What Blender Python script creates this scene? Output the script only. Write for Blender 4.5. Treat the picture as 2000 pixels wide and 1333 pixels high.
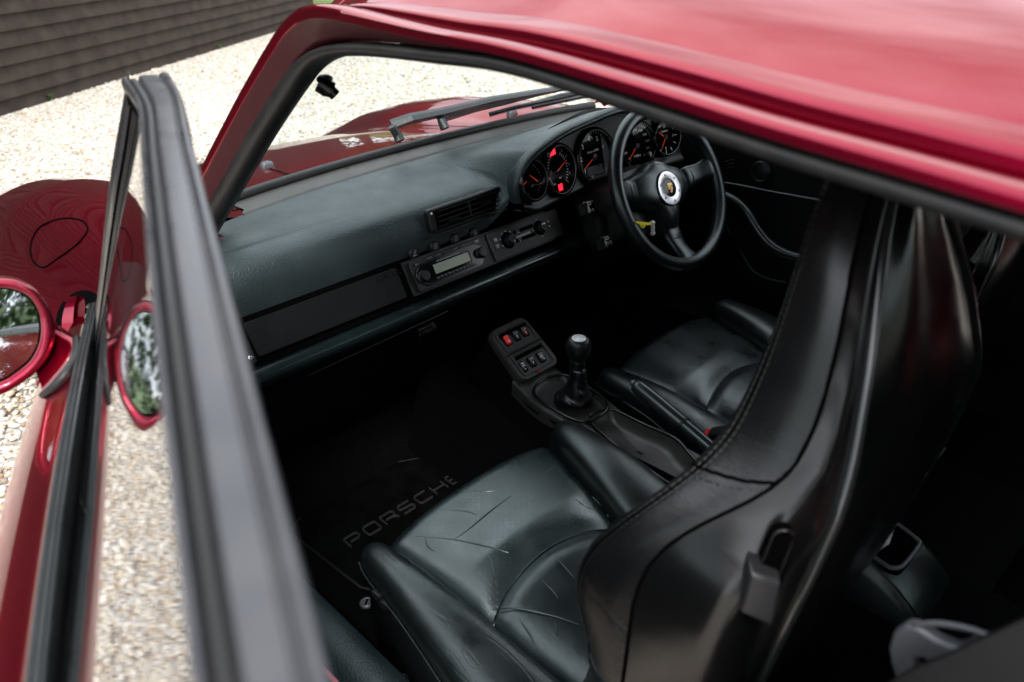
import bpy, bmesh, math, random
import numpy as np
from mathutils import Vector, Matrix, noise
for o in list(bpy.data.objects): bpy.data.objects.remove(o)
S = bpy.context.scene
COL = S.collection
R_ = math.radians
rnd = random.Random(7)
# ------------------------------------------------------------------ camera
CAM = np.array([-1.0056, -.9575, 1.3396])
YAW, PITCH, ROLL, FPX = R_(42.975), R_(27.924), R_(-2.898), 1500.0
_cy, _sy, _cp, _sp = math.cos(YAW), math.sin(YAW), math.cos(PITCH), math.sin(PITCH)
_F = np.array([_sy*_cp, _cy*_cp, -_sp]); _r = np.array([_cy, -_sy, 0.]); _u = np.cross(_r, _F)
_R = math.cos(ROLL)*_r + math.sin(ROLL)*_u; _U = -math.sin(ROLL)*_r + math.cos(ROLL)*_u
cd = bpy.data.cameras.new('camera'); cam = bpy.data.objects.new('camera', cd); COL.objects.link(cam)
cam.matrix_world = Matrix(((_R[0], _U[0], -_F[0], CAM[0]), (_R[1], _U[1], -_F[1], CAM[1]), (_R[2], _U[2], -_F[2], CAM[2]), (0, 0, 0, 1)))
cd.sensor_width = 36; cd.lens = FPX*36/2000; cd.clip_start = .02; cd.clip_end = 2000
cd.dof.use_dof = True; cd.dof.focus_distance = 1.55; cd.dof.aperture_fstop = 5.0
S.camera = cam
# ------------------------------------------------------------------ world, sun, exposure
SUN_EL, SUN_AZ = R_(52), R_(215)          # azimuth clockwise from +Y
W = bpy.data.worlds.new('World'); S.world = W; W.use_nodes = True
nt = W.node_tree; nt.nodes.clear()
out = nt.nodes.new('ShaderNodeOutputWorld'); bg = nt.nodes.new('ShaderNodeBackground')
sky = nt.nodes.new('ShaderNodeTexSky'); sky.sky_type = 'NISHITA'; sky.sun_disc = False
sky.sun_elevation = SUN_EL; sky.sun_rotation = SUN_AZ; sky.air_density = 1.0; sky.dust_density = 2.0
tc = nt.nodes.new('ShaderNodeTexCoord'); mp = nt.nodes.new('ShaderNodeMapping'); mp.inputs['Scale'].default_value = (1, 1, 2.2)
nz = nt.nodes.new('ShaderNodeTexNoise'); nz.inputs['Scale'].default_value = 2.6; nz.inputs['Detail'].default_value = 7; nz.inputs['Roughness'].default_value = .55
cr = nt.nodes.new('ShaderNodeValToRGB'); cr.color_ramp.elements[0].position = .34; cr.color_ramp.elements[1].position = .64
cr.color_ramp.elements[0].color = (4.6, 4.9, 5.3, 1); cr.color_ramp.elements[1].color = (11.5, 11.8, 12.2, 1)
mx = nt.nodes.new('ShaderNodeMix'); mx.data_type = 'RGBA'; mx.inputs[0].default_value = .86
L = nt.links.new
L(tc.outputs['Generated'], mp.inputs['Vector']); L(mp.outputs[0], nz.inputs['Vector']); L(nz.outputs['Fac'], cr.inputs[0])
L(sky.outputs[0], mx.inputs[6]); L(cr.outputs[0], mx.inputs[7]); L(mx.outputs[2], bg.inputs[0]); bg.inputs[1].default_value = .1
L(bg.outputs[0], out.inputs[0])
sd = bpy.data.lights.new('sun', 'SUN'); sd.energy = 1.1; sd.angle = R_(14); sd.color = (1, .95, .88)
sun = bpy.data.objects.new('sun', sd); COL.objects.link(sun)
_d = Vector((math.sin(SUN_AZ)*math.cos(SUN_EL), math.cos(SUN_AZ)*math.cos(SUN_EL), math.sin(SUN_EL)))
sun.rotation_euler = _d.to_track_quat('Z', 'Y').to_euler()
S.view_settings.view_transform = 'Standard'; S.view_settings.look = 'None'
S.view_settings.exposure = 1.65; S.view_settings.gamma = 1; S.view_settings.use_curve_mapping = False
S.cycles.use_denoising = True
S.cycles.max_bounces = 8
# ------------------------------------------------------------------ measuring: a photo pixel (2000 px wide) carried to a plane of the real car
def _ray(p):
    d = _R*(p[0]-1000) + _U*(666.5-p[1]) + _F*FPX
    return d/np.linalg.norm(d)
def pl(p, P0, n):
    d = _ray(p); n = np.array(n, float); return CAM + d*(((np.array(P0)-CAM)@n)/(d@n))
def ax(p, x): return pl(p, (x, 0, 0), (1, 0, 0))
def ay(p, y): return pl(p, (0, y, 0), (0, 1, 0))
def az(p, z): return pl(p, (0, 0, z), (0, 0, 1))
V = lambda *a: np.array(a, float)
def nrm(v): v = np.array(v, float); return v/np.linalg.norm(v)
def spline(P, n, closed=False):
    P = [np.array(p, float) for p in P]; m = len(P); out = []
    segs = m if closed else m-1
    for i in range(segs):
        a, b = P[i], P[(i+1) % m]
        p0 = P[i-1] if (i > 0 or closed) else 2*a-b
        p3 = P[(i+2) % m] if (i+2 < m or closed) else 2*b-a
        for k in range(n):
            t = k/n
            out.append(.5*((2*a)+(b-p0)*t+(2*p0-5*a+4*b-p3)*t*t+(3*a-p0-3*b+p3)*t**3))
    if not closed: out.append(P[-1])
    return out
def sstep(a, b, x):
    t = min(1, max(0, (x-a)/(b-a))); return t*t*(3-2*t)
class Fr:                       # local frame: origin, two axes in a plane, third is their cross product
    def __init__(s, o, u=(1, 0, 0), v=(0, 1, 0)):
        s.o = np.array(o, float); s.u = nrm(u); v = np.array(v, float); s.v = nrm(v - s.u*(v@s.u)); s.n = np.cross(s.u, s.v)
    def __call__(s, a, b, c=0.): return s.o + s.u*a + s.v*b + s.n*c
    def uv(s, p):               # pixel -> coordinates in the frame's plane
        q = pl(p, s.o, s.n) - s.o; return q@s.u, q@s.v
    def at(s, a, b, c=0.):
        f = Fr(s(a, b, c), s.u, s.v); return f
    def turn(s, ang):
        c, q = math.cos(ang), math.sin(ang); return Fr(s.o, s.u*c+s.v*q, s.v*c-s.u*q)
ID = Fr((0, 0, 0))
class MB:
    def __init__(s): s.v = []; s.f = []
    def add(s, vs, fs):
        b = len(s.v); s.v += [tuple(map(float, p)) for p in vs]; s.f += [[i+b for i in f] for f in fs]; return s
    def box(s, fr, a0, a1, b0, b1, c0, c1):
        return s.add([fr(a, b, c) for c in (c0, c1) for b in (b0, b1) for a in (a0, a1)],
                     [[0, 2, 3, 1], [4, 5, 7, 6], [0, 1, 5, 4], [2, 6, 7, 3], [0, 4, 6, 2], [1, 3, 7, 5]])
    def loft(s, rings, ring=True, cap=True, close=False):
        n = len(rings[0]); m = len(rings); vs = [p for r in rings for p in r]; fs = []
        for i in range(m if close else m-1):
            i2 = (i+1) % m
            for j in range(n if ring else n-1):
                k = (j+1) % n; fs.append([i*n+j, i*n+k, i2*n+k, i2*n+j])
        if cap and ring and not close: fs += [list(range(n))[::-1], [(m-1)*n+j for j in range(n)]]
        return s.add(vs, fs)
    def grid(s, rows): return s.loft(rows, ring=False, cap=False)
    def tube(s, path, r, n=10, close=False, up=(0, 0, 1), cap=True, prof=None):
        path = [np.array(p, float) for p in path]; m = len(path); rings = []
        for i, p in enumerate(path):
            a = path[i-1] if (i > 0 or close) else p; b = path[(i+1) % m] if (i < m-1 or close) else p
            t = nrm(b-a); upv = np.array(up, float); side = np.cross(t, upv)
            if np.linalg.norm(side) < 1e-3: side = np.cross(t, (1, 0.1, 0))
            side = nrm(side); u2 = np.cross(side, t)
            rr = r[i] if hasattr(r, '__len__') else r
            if prof: rings.append([p + side*q[0]*rr + u2*q[1]*rr for q in prof])
            else: rings.append([p + side*math.cos(2*math.pi*k/n)*rr + u2*math.sin(2*math.pi*k/n)*rr for k in range(n)])
        return s.loft(rings, True, cap, close)
    def lathe(s, fr, prof, n=32, cap=True, sx=1, sy=1):
        rings = [[fr(r*sx*math.cos(2*math.pi*k/n), r*sy*math.sin(2*math.pi*k/n), h) for k in range(n)] for r, h in prof]
        return s.loft(rings, True, cap)
    def prism(s, fr, poly, c0, c1):
        return s.loft([[fr(a, b, c0) for a, b in poly], [fr(a, b, c1) for a, b in poly]])
    def sphere(s, fr, rx, ry, rz, n=16, m=10):
        return s.lathe(fr, [(max(1e-4, math.sin(math.pi*i/m)), -math.cos(math.pi*i/m)) for i in range(m+1)], n) if False else \
            s.loft([[fr(rx*max(1e-3, math.sin(math.pi*i/m))*math.cos(2*math.pi*k/n), ry*max(1e-3, math.sin(math.pi*i/m))*math.sin(2*math.pi*k/n), -rz*math.cos(math.pi*i/m)) for k in range(n)] for i in range(m+1)])
    def text(s, fr, body, size, sx=1., h=.0006, align='CENTER'):
        cu = bpy.data.curves.new('t', 'FONT'); cu.body = body; cu.size = size; cu.align_x = align; cu.align_y = 'CENTER'; cu.extrude = h; cu.resolution_u = 2
        o = bpy.data.objects.new('t', cu); COL.objects.link(o)
        dg = bpy.context.evaluated_depsgraph_get(); me = bpy.data.meshes.new_from_object(o.evaluated_get(dg))
        s.add([fr(v.co.x*sx, v.co.y, v.co.z) for v in me.vertices], [list(p.vertices) for p in me.polygons])
        bpy.data.objects.remove(o); bpy.data.curves.remove(cu); bpy.data.meshes.remove(me); return s
def rrect(w, h, r, n=4, cx=0, cy=0):
    P = []
    for (sx, sy, a0) in ((1, 1, 0), (-1, 1, 90), (-1, -1, 180), (1, -1, 270)):
        for k in range(n+1):
            a = R_(a0+90*k/n); P.append((cx+sx*(w/2-r)+r*math.cos(a), cy+sy*(h/2-r)+r*math.sin(a)))
    return P
def obj(name, mb, mat, parent=None, smooth=True, ang=40, bevel=0, sub=0, label=None, kind=None, seg=2, recalc=True):
    me = bpy.data.meshes.new(name); me.from_pydata(mb.v, [], mb.f)
    if recalc:
        bm = bmesh.new(); bm.from_mesh(me); bmesh.ops.remove_doubles(bm, verts=bm.verts, dist=1e-6); bmesh.ops.recalc_face_normals(bm, faces=bm.faces); bm.to_mesh(me); bm.free()
    if smooth:
        me.shade_smooth()
        if ang < 180: me.set_sharp_from_angle(angle=R_(ang))
    me.materials.append(mat)
    o = bpy.data.objects.new(name, me); COL.objects.link(o)
    if parent: o.parent = parent
    if bevel:
        b = o.modifiers.new('b', 'BEVEL'); b.width = bevel; b.segments = seg; b.limit_method = 'ANGLE'; b.angle_limit = R_(35)
    if sub:
        q = o.modifiers.new('s', 'SUBSURF'); q.levels = sub; q.render_levels = sub
    if label: o['label'] = label
    if kind: o['kind'] = kind
    return o
def empty(name, loc=(0, 0, 0), label=None, cat=None, group=None):
    o = bpy.data.objects.new(name, None); COL.objects.link(o); o.location = loc
    if label: o['label'] = label
    if cat: o['category'] = cat
    if group: o['group'] = group
    return o
# ------------------------------------------------------------------ materials
def mat(name, base, rough=.5, metal=0., coat=0., spec=.5, var=None, bumps=(), rvar=0., emit=None, emits=0, coatr=.03, sheen=0):
    m = bpy.data.materials.new(name); m.use_nodes = True; t = m.node_tree; b = t.nodes['Principled BSDF']; lk = t.links.new
    b.inputs['Base Color'].default_value = (*base, 1); b.inputs['Roughness'].default_value = rough; b.inputs['Metallic'].default_value = metal
    b.inputs['Coat Weight'].default_value = coat; b.inputs['Coat Roughness'].default_value = coatr; b.inputs['Specular IOR Level'].default_value = spec
    if sheen: b.inputs['Sheen Weight'].default_value = sheen
    if emit: b.inputs['Emission Color'].default_value = (*emit, 1); b.inputs['Emission Strength'].default_value = emits
    co = t.nodes.new('ShaderNodeTexCoord')
    if var or rvar:
        n = t.nodes.new('ShaderNodeTexNoise'); n.inputs['Scale'].default_value = (var[1] if var else 18); n.inputs['Detail'].default_value = 6
        lk(co.outputs['Object'], n.inputs['Vector'])
        if var:
            c = t.nodes.new('ShaderNodeMix'); c.data_type = 'RGBA'; c.inputs[6].default_value = (*base, 1); c.inputs[7].default_value = (*var[0], 1)
            rp = t.nodes.new('ShaderNodeMapRange'); rp.inputs[1].default_value = .35; rp.inputs[2].default_value = .65
            lk(n.outputs['Fac'], rp.inputs[0]); lk(rp.outputs[0], c.inputs[0]); lk(c.outputs[2], b.inputs['Base Color'])
        if rvar:
            rr = t.nodes.new('ShaderNodeMapRange'); rr.inputs[1].default_value = .3; rr.inputs[2].default_value = .7
            rr.inputs[3].default_value = max(.02, rough-rvar); rr.inputs[4].default_value = rough+rvar
            lk(n.outputs['Fac'], rr.inputs[0]); lk(rr.outputs[0], b.inputs['Roughness'])
    prev = None
    for kind, scale, strength, dist in bumps:
        if kind == 'noise':
            x = t.nodes.new('ShaderNodeTexNoise'); x.inputs['Scale'].default_value = scale; x.inputs['Detail'].default_value = 5; h = x.outputs['Fac']; lk(co.outputs['Object'], x.inputs['Vector'])
        elif kind == 'cell':
            x = t.nodes.new('ShaderNodeTexVoronoi'); x.inputs['Scale'].default_value = scale; h = x.outputs['Distance']; lk(co.outputs['Object'], x.inputs['Vector'])
        elif kind in ('crease', 'dots'):
            if kind == 'crease':          # long wandering folds: the level lines of a stretched noise, fading in and out over the hide
                v2 = t.nodes.new('ShaderNodeMapping'); v2.inputs['Scale'].default_value = (1, .28, 1); v2.inputs['Rotation'].default_value = (0, 0, R_(35 if scale < 15 else -28)); lk(co.outputs['Object'], v2.inputs[0])
                x = t.nodes.new('ShaderNodeTexNoise'); x.inputs['Scale'].default_value = scale; x.inputs['Detail'].default_value = 1.2; x.inputs['Roughness'].default_value = .35; lk(v2.outputs[0], x.inputs['Vector'])
                d = t.nodes.new('ShaderNodeMath'); d.operation = 'PINGPONG'; d.inputs[1].default_value = .055; lk(x.outputs['Fac'], d.inputs[0])
                q = t.nodes.new('ShaderNodeMapRange'); q.inputs[1].default_value = 0; q.inputs[2].default_value = .013; q.interpolation_type = 'SMOOTHSTEP'; lk(d.outputs[0], q.inputs[0])
                n2 = t.nodes.new('ShaderNodeTexNoise'); n2.inputs['Scale'].default_value = scale*1.3; n2.inputs['Detail'].default_value = 2; lk(co.outputs['Object'], n2.inputs['Vector'])
                n3 = t.nodes.new('ShaderNodeMapRange'); n3.inputs[1].default_value = .44; n3.inputs[2].default_value = .60; lk(n2.outputs['Fac'], n3.inputs[0])
                mm = t.nodes.new('ShaderNodeMath'); mm.operation = 'MULTIPLY_ADD'
                iv = t.nodes.new('ShaderNodeMath'); iv.operation = 'SUBTRACT'; iv.inputs[1].default_value = 1; lk(q.outputs[0], iv.inputs[0])
                lk(iv.outputs[0], mm.inputs[0]); lk(n3.outputs[0], mm.inputs[1]); mm.inputs[2].default_value = 1; h = mm.outputs[0]
            else:
                x = t.nodes.new('ShaderNodeTexVoronoi'); x.inputs['Scale'].default_value = scale; x.inputs['Randomness'].default_value = 0
                v2 = t.nodes.new('ShaderNodeMapping'); v2.inputs['Scale'].default_value = (1, 1, 0); v2.inputs['Rotation'].default_value = (0, 0, R_(45)); lk(co.outputs['Object'], v2.inputs[0]); lk(v2.outputs[0], x.inputs['Vector'])
                q = t.nodes.new('ShaderNodeMapRange'); q.inputs[1].default_value = .10; q.inputs[2].default_value = .17; lk(x.outputs['Distance'], q.inputs[0]); h = q.outputs[0]
        bp = t.nodes.new('ShaderNodeBump'); bp.inputs['Strength'].default_value = strength; bp.inputs['Distance'].default_value = dist; lk(h, bp.inputs['Height'])
        if prev: lk(prev, bp.inputs['Normal'])
        prev = bp.outputs[0]
    if prev: lk(prev, b.inputs['Normal'])
    return m
def glass(name, tint=(.9, .96, .95), ior=1.52, rough=0., pw=1.):
    m = bpy.data.materials.new(name); m.use_nodes = True; t = m.node_tree; t.nodes.clear(); lk = t.links.new
    o = t.nodes.new('ShaderNodeOutputMaterial'); x = t.nodes.new('ShaderNodeMixShader'); tr = t.nodes.new('ShaderNodeBsdfTransparent'); g = t.nodes.new('ShaderNodeBsdfGlossy')
    fr = t.nodes.new('ShaderNodeFresnel')
    ge = t.nodes.new('ShaderNodeNewGeometry'); mi = t.nodes.new('ShaderNodeMix'); mi.inputs[2].default_value = ior; mi.inputs[3].default_value = 1/ior   # same reflection from both faces of a thin pane
    lk(ge.outputs['Backfacing'], mi.inputs[0]); lk(mi.outputs[0], fr.inputs[0])
    tr.inputs[0].default_value = (*tint, 1); g.inputs['Roughness'].default_value = rough
    pwn = t.nodes.new('ShaderNodeMath'); pwn.operation = 'POWER'; pwn.inputs[1].default_value = pw; lk(fr.outputs[0], pwn.inputs[0])
    lk(pwn.outputs[0], x.inputs[0]); lk(tr.outputs[0], x.inputs[1]); lk(g.outputs[0], x.inputs[2]); lk(x.outputs[0], o.inputs[0]); return m
LEA = dict(bumps=(('crease', 26, .12, .0004), ('noise', 20, .12, .004), ('cell', 750, .22, .0004), ('noise', 40, .12, .004)))
M = {}
M['leather'] = mat('leather', (.0036, .0068, .0077), 0.32, rvar=.06, spec=.8, **LEA)
M['leather_fine'] = mat('leather_fine', (.0034, .0052, .0060), .33, rvar=.06, spec=.75, bumps=(('cell', 650, .3, .0005), ('noise', 30, .1, .004)))
M['leather_perf'] = mat('leather_perf', (.0038, .0085, .0096), .33, rvar=.08, spec=1., coat=.25, coatr=.32, bumps=(('crease', 30, .10, .0004), ('noise', 18, .12, .004), ('dots', 105, .2, .0007), ('cell', 750, .2, .0004)))
M['leather_worn'] = mat('leather_worn', (.0036, .0054, .0061), .33, rvar=.08, spec=.8, bumps=(('crease', 9, .36, .0008), ('crease', 26, .25, .0005), ('cell', 700, .25, .0004), ('noise', 60, .15, .003)))
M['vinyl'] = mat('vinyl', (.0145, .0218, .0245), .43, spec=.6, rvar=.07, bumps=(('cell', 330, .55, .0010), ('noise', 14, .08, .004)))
M['shell'] = mat('shell', (.0028, .0030, .0032), .20, rvar=.04, spec=.55, bumps=(('cell', 1100, .10, .0004),))
M['leather_back'] = mat('leather_back', (.0032, .0036, .0042), .29, rvar=.06, spec=.62, bumps=(('crease', 7, .2, .0008), ('cell', 650, .3, .0005), ('noise', 30, .15, .004)))
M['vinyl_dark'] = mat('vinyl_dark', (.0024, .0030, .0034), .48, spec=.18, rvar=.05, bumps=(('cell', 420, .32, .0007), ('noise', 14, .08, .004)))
M['belt'] = mat('belt_trim', (.010, .0125, .0135), .32, rvar=.06, spec=.45, var=((.015, .017, .018), 25))
M['pillar_rubber'] = mat('pillar_rubber', (.008, .0078, .0076), .6, spec=.12)
M['roll'] = mat('roll_leather', (.004, .0085, .0095), .24, spec=.9, rvar=.05, bumps=(('cell', 600, .2, .0004),))
M['hb'] = mat('handbrake_grip', (.011, .0145, .0155), .30, spec=.9, rvar=.04)
M['ridge'] = mat('shell_ridge', (.010, .0115, .012), .22, spec=1.)
M['lever_grey'] = mat('lever_grey', (.021, .021, .024), .35, metal=.2, rvar=.06)
M['plastic'] = mat('plastic', (.0042, .0046, .005), .42, spec=.4, rvar=.05, bumps=(('cell', 1500, .15, .0003),))
M['plastic_gloss'] = mat('plastic_gloss', (.0036, .004, .0043), .24, spec=.45, rvar=.05)
M['console_plastic'] = mat('console_plastic', (.0175, .0168, .0160), .45, rvar=.05, bumps=(('cell', 1500, .2, .0003),))
M['strip'] = mat('strip', (.040, .036, .0335), .55, rvar=.05, bumps=(('cell', 1200, .2, .0004),))
M['rubber'] = mat('rubber', (.0085, .0088, .0092), .46, rvar=.08, spec=.4, var=((.014, .0135, .013), 30))
M['frame_trim'] = mat('frame_trim', (.043, .045, .052), .30, metal=.4, rvar=.06, var=((.066, .066, .070), 25), spec=.6)
M['black'] = mat('black', (.0010, .0010, .0011), .9, spec=.02)
M['carpet'] = mat('carpet', (.0016, .0018, .0021), .95, bumps=(('noise', 450, 1., .004), ('noise', 60, .5, .004)), spec=.03, var=((.0045, .0048, .0053), 240), sheen=.0)
M['mat'] = mat('mat_pile', (.0014, .0016, .0019), .95, bumps=(('noise', 600, 1., .003), ('noise', 30, .4, .004)), spec=.03, var=((.0036, .004, .0044), 26))
M['silver'] = mat('silver', (.62, .63, .65), .30, metal=.9, rvar=.05)
M['cap_silver'] = mat('cap_silver', (.66, .67, .68), .42, metal=.25, rvar=.05)
M['chrome'] = mat('chrome', (.8, .8, .82), .12, metal=1)
M['grey_metal'] = mat('grey_metal', (.10, .105, .12), .38, metal=.3, rvar=.06)
M['white'] = mat('white_print', (.75, .76, .78), .5)
M['greyprint'] = mat('grey_print', (.22, .23, .24), .5)
M['needle'] = mat('needle', (.75, .07, .02), .45, emit=(1, .09, .02), emits=.04)
M['red_lamp'] = mat('red_lamp', (.9, .01, .02), .4, emit=(1, .01, .03), emits=.55)
M['red'] = mat('red_plastic', (.75, .012, .02), .35)
M['yellow'] = mat('yellow_plastic', (.75, .66, .02), .4)
M['ivory'] = mat('ivory_plastic', (.62, .62, .58), .4)
M['lcd'] = mat('lcd', (.20, .235, .18), .25, var=((.22, .255, .2), 60))
M['gold'] = mat('gold', (.72, .53, .18), .35, metal=.6)
M['tray_plastic'] = mat('tray_plastic', (.036, .035, .033), .32, rvar=.05, bumps=(('cell', 1200, .2, .0003),))
M['wiper'] = mat('wiper_black', (.028, .031, .034), .42, rvar=.08, spec=.6)
M['glass'] = glass('glass')
M['side_glass'] = glass('side_glass', (.70, .78, .76), 2.6, 0., .5)
M['gauge_glass'] = glass('gauge_glass', (.97, .98, .98), 1.35)
M['mirror'] = mat('mirror_glass', (.72, .78, .80), .02, metal=1)
def paint():
    m = mat('burgundy_paint', (.155, .0035, .012), .29, metal=.88, coat=.8, coatr=.015)
    t = m.node_tree; b = t.nodes['Principled BSDF']; co = t.nodes.new('ShaderNodeTexCoord')
    v = t.nodes.new('ShaderNodeTexVoronoi'); v.inputs['Scale'].default_value = 2600; t.links.new(co.outputs['Object'], v.inputs['Vector'])
    c = t.nodes.new('ShaderNodeValToRGB'); c.color_ramp.elements[0].color = (.185, .0007, .016, 1); c.color_ramp.elements[1].color = (.31, .0016, .030, 1)
    b.inputs['Specular Tint'].default_value = (.62, .02, .06, 1)
    t.links.new(v.outputs['Color'], c.inputs[0]); t.links.new(c.outputs[0], b.inputs['Base Color']); return m
M['paint'] = paint()
M['paint_shaded'] = mat('burgundy_shaded', (.040, .0009, .0040), .45, metal=.2, coat=.12, coatr=.05, spec=.2)  # body paint darkened, the jamb's shade is put into the colour
M['board'] = mat('barn_board', (.021, .0145, .0108), .75, spec=.25, var=((.038, .0272, .0208), 5), bumps=(('noise', 30, .5, .01), ('noise', 140, .5, .004)))
M['grass'] = mat('grass', (.07, .12, .015), .8, var=((.11, .16, .03), 3), bumps=(('noise', 30, .6, .05),))
M['leaf'] = mat('leaf', (.028, .058, .012), .6, spec=.25, var=((.055, .092, .02), 1.3))
M['bark'] = mat('bark', (.09, .07, .05), .9, bumps=(('noise', 20, .8, .03),))
for k_ in ('leather', 'leather_fine', 'leather_perf', 'leather_worn', 'vinyl', 'roll', 'hb'): M[k_].node_tree.nodes['Principled BSDF'].inputs['Specular Tint'].default_value = (.87, 1., 1., 1)
def gravel_mat(name, attr):
    m = bpy.data.materials.new(name); m.use_nodes = True; t = m.node_tree; b = t.nodes['Principled BSDF']; lk = t.links.new
    b.inputs['Roughness'].default_value = .8; b.inputs['Specular IOR Level'].default_value = .3
    r = t.nodes.new('ShaderNodeValToRGB'); e = r.color_ramp.elements
    cols = [(0, (.28, .27, .26)), (.06, (.45, .32, .21)), (.16, (.65, .55, .42)), (.36, (.75, .68, .57)), (.60, (.81, .76, .68)), (.82, (.84, .82, .77)), (.95, (.50, .49, .48)), (1, (.66, .51, .36))]
    e[0].position, e[0].color = cols[0][0], (*cols[0][1], 1); e[1].position, e[1].color = cols[-1][0], (*cols[-1][1], 1)
    for p, c in cols[1:-1]: q = e.new(p); q.color = (*c, 1)
    if attr:
        a = t.nodes.new('ShaderNodeAttribute'); a.attribute_name = 'tone'; lk(a.outputs['Fac'], r.inputs[0])
        co = t.nodes.new('ShaderNodeTexCoord'); n = t.nodes.new('ShaderNodeTexNoise'); n.inputs['Scale'].default_value = 160; lk(co.outputs['Object'], n.inputs['Vector'])
        mm = t.nodes.new('ShaderNodeMix'); mm.data_type = 'RGBA'; mm.blend_type = 'MULTIPLY'; mm.inputs[0].default_value = .35
        lk(r.outputs[0], mm.inputs[6]); lk(n.outputs['Color'], mm.inputs[7]); lk(r.outputs[0], b.inputs['Base Color'])
    else:
        co = t.nodes.new('ShaderNodeTexCoord')
        v = t.nodes.new('ShaderNodeTexVoronoi'); v.inputs['Scale'].default_value = 42; lk(co.outputs['Object'], v.inputs['Vector'])
        s = t.nodes.new('ShaderNodeSeparateColor'); lk(v.outputs['Color'], s.inputs[0]); lk(s.outputs[0], r.inputs[0])
        dk = t.nodes.new('ShaderNodeMapRange'); dk.inputs[1].default_value = .25; dk.inputs[2].default_value = .6; dk.inputs[3].default_value = 1; dk.inputs[4].default_value = .6; lk(v.outputs['Distance'], dk.inputs[0])  # shade between the pebbles, painted into the colour by cell distance
        mk = t.nodes.new('ShaderNodeMix'); mk.data_type = 'RGBA'; mk.blend_type = 'MULTIPLY'; mk.inputs[0].default_value = 1; lk(r.outputs[0], mk.inputs[6]); lk(dk.outputs[0], mk.inputs[7]); lk(mk.outputs[2], b.inputs['Base Color'])
        bp = t.nodes.new('ShaderNodeBump'); bp.invert = True; bp.inputs['Strength'].default_value = 1; bp.inputs['Distance'].default_value = .012; lk(v.outputs['Distance'], bp.inputs['Height']); lk(bp.outputs[0], b.inputs['Normal'])
    return m
M['gravel'] = gravel_mat('gravel', False); M['stone'] = gravel_mat('stone', True)
# ================================================================== SETTING
g = MB()
N = 40
g.add([(x, y, 0) for y in (-600, 600) for x in (-600, 600)], [[0, 1, 3, 2]])
o = obj('ground', g, M['gravel'], smooth=False); o['kind'] = 'structure'; o['label'] = 'pale shingle drive of cream and tan pebbles'
def blob_sheet(name, pts, z, m):
    a = MB().add([(x, y, z) for x, y in pts], [list(range(len(pts)))]); o = obj(name, a, m, smooth=False); o['kind'] = 'structure'; return o
GE = az((587, 40), 0)                       # foot of the barn's far corner
BA, BB = az((0, 226), 0), az((537, 62), 0)
bd = nrm((BB-BA)*V(1, 1, 0)); bn = V(bd[1], -bd[0], 0)   # along the wall, and out of it towards the drive
BE = BA + bd*((GE-BA)@bd)                   # far end
BS = BA - bd*9.5
lawn1 = [BE - bn*.3 + bd*.9, BE - bn*60 + bd*3, BE - bn*60 + bd*120, BE + bn*60 + bd*120, BE + bn*9 + bd*14, BE + bn*3 + bd*7]
o = blob_sheet('lawn', [(p[0], p[1]) for p in lawn1], .004, M['grass']); o['label'] = 'bright green lawn beyond the far corner of the dark barn'
lp = [(-60, -19), (-9, -17), (4, -18), (60, -24), (60, -200), (-200, -200), (-200, -16)]
blob_sheet('lawn', lp, .004, M['grass'])
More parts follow.
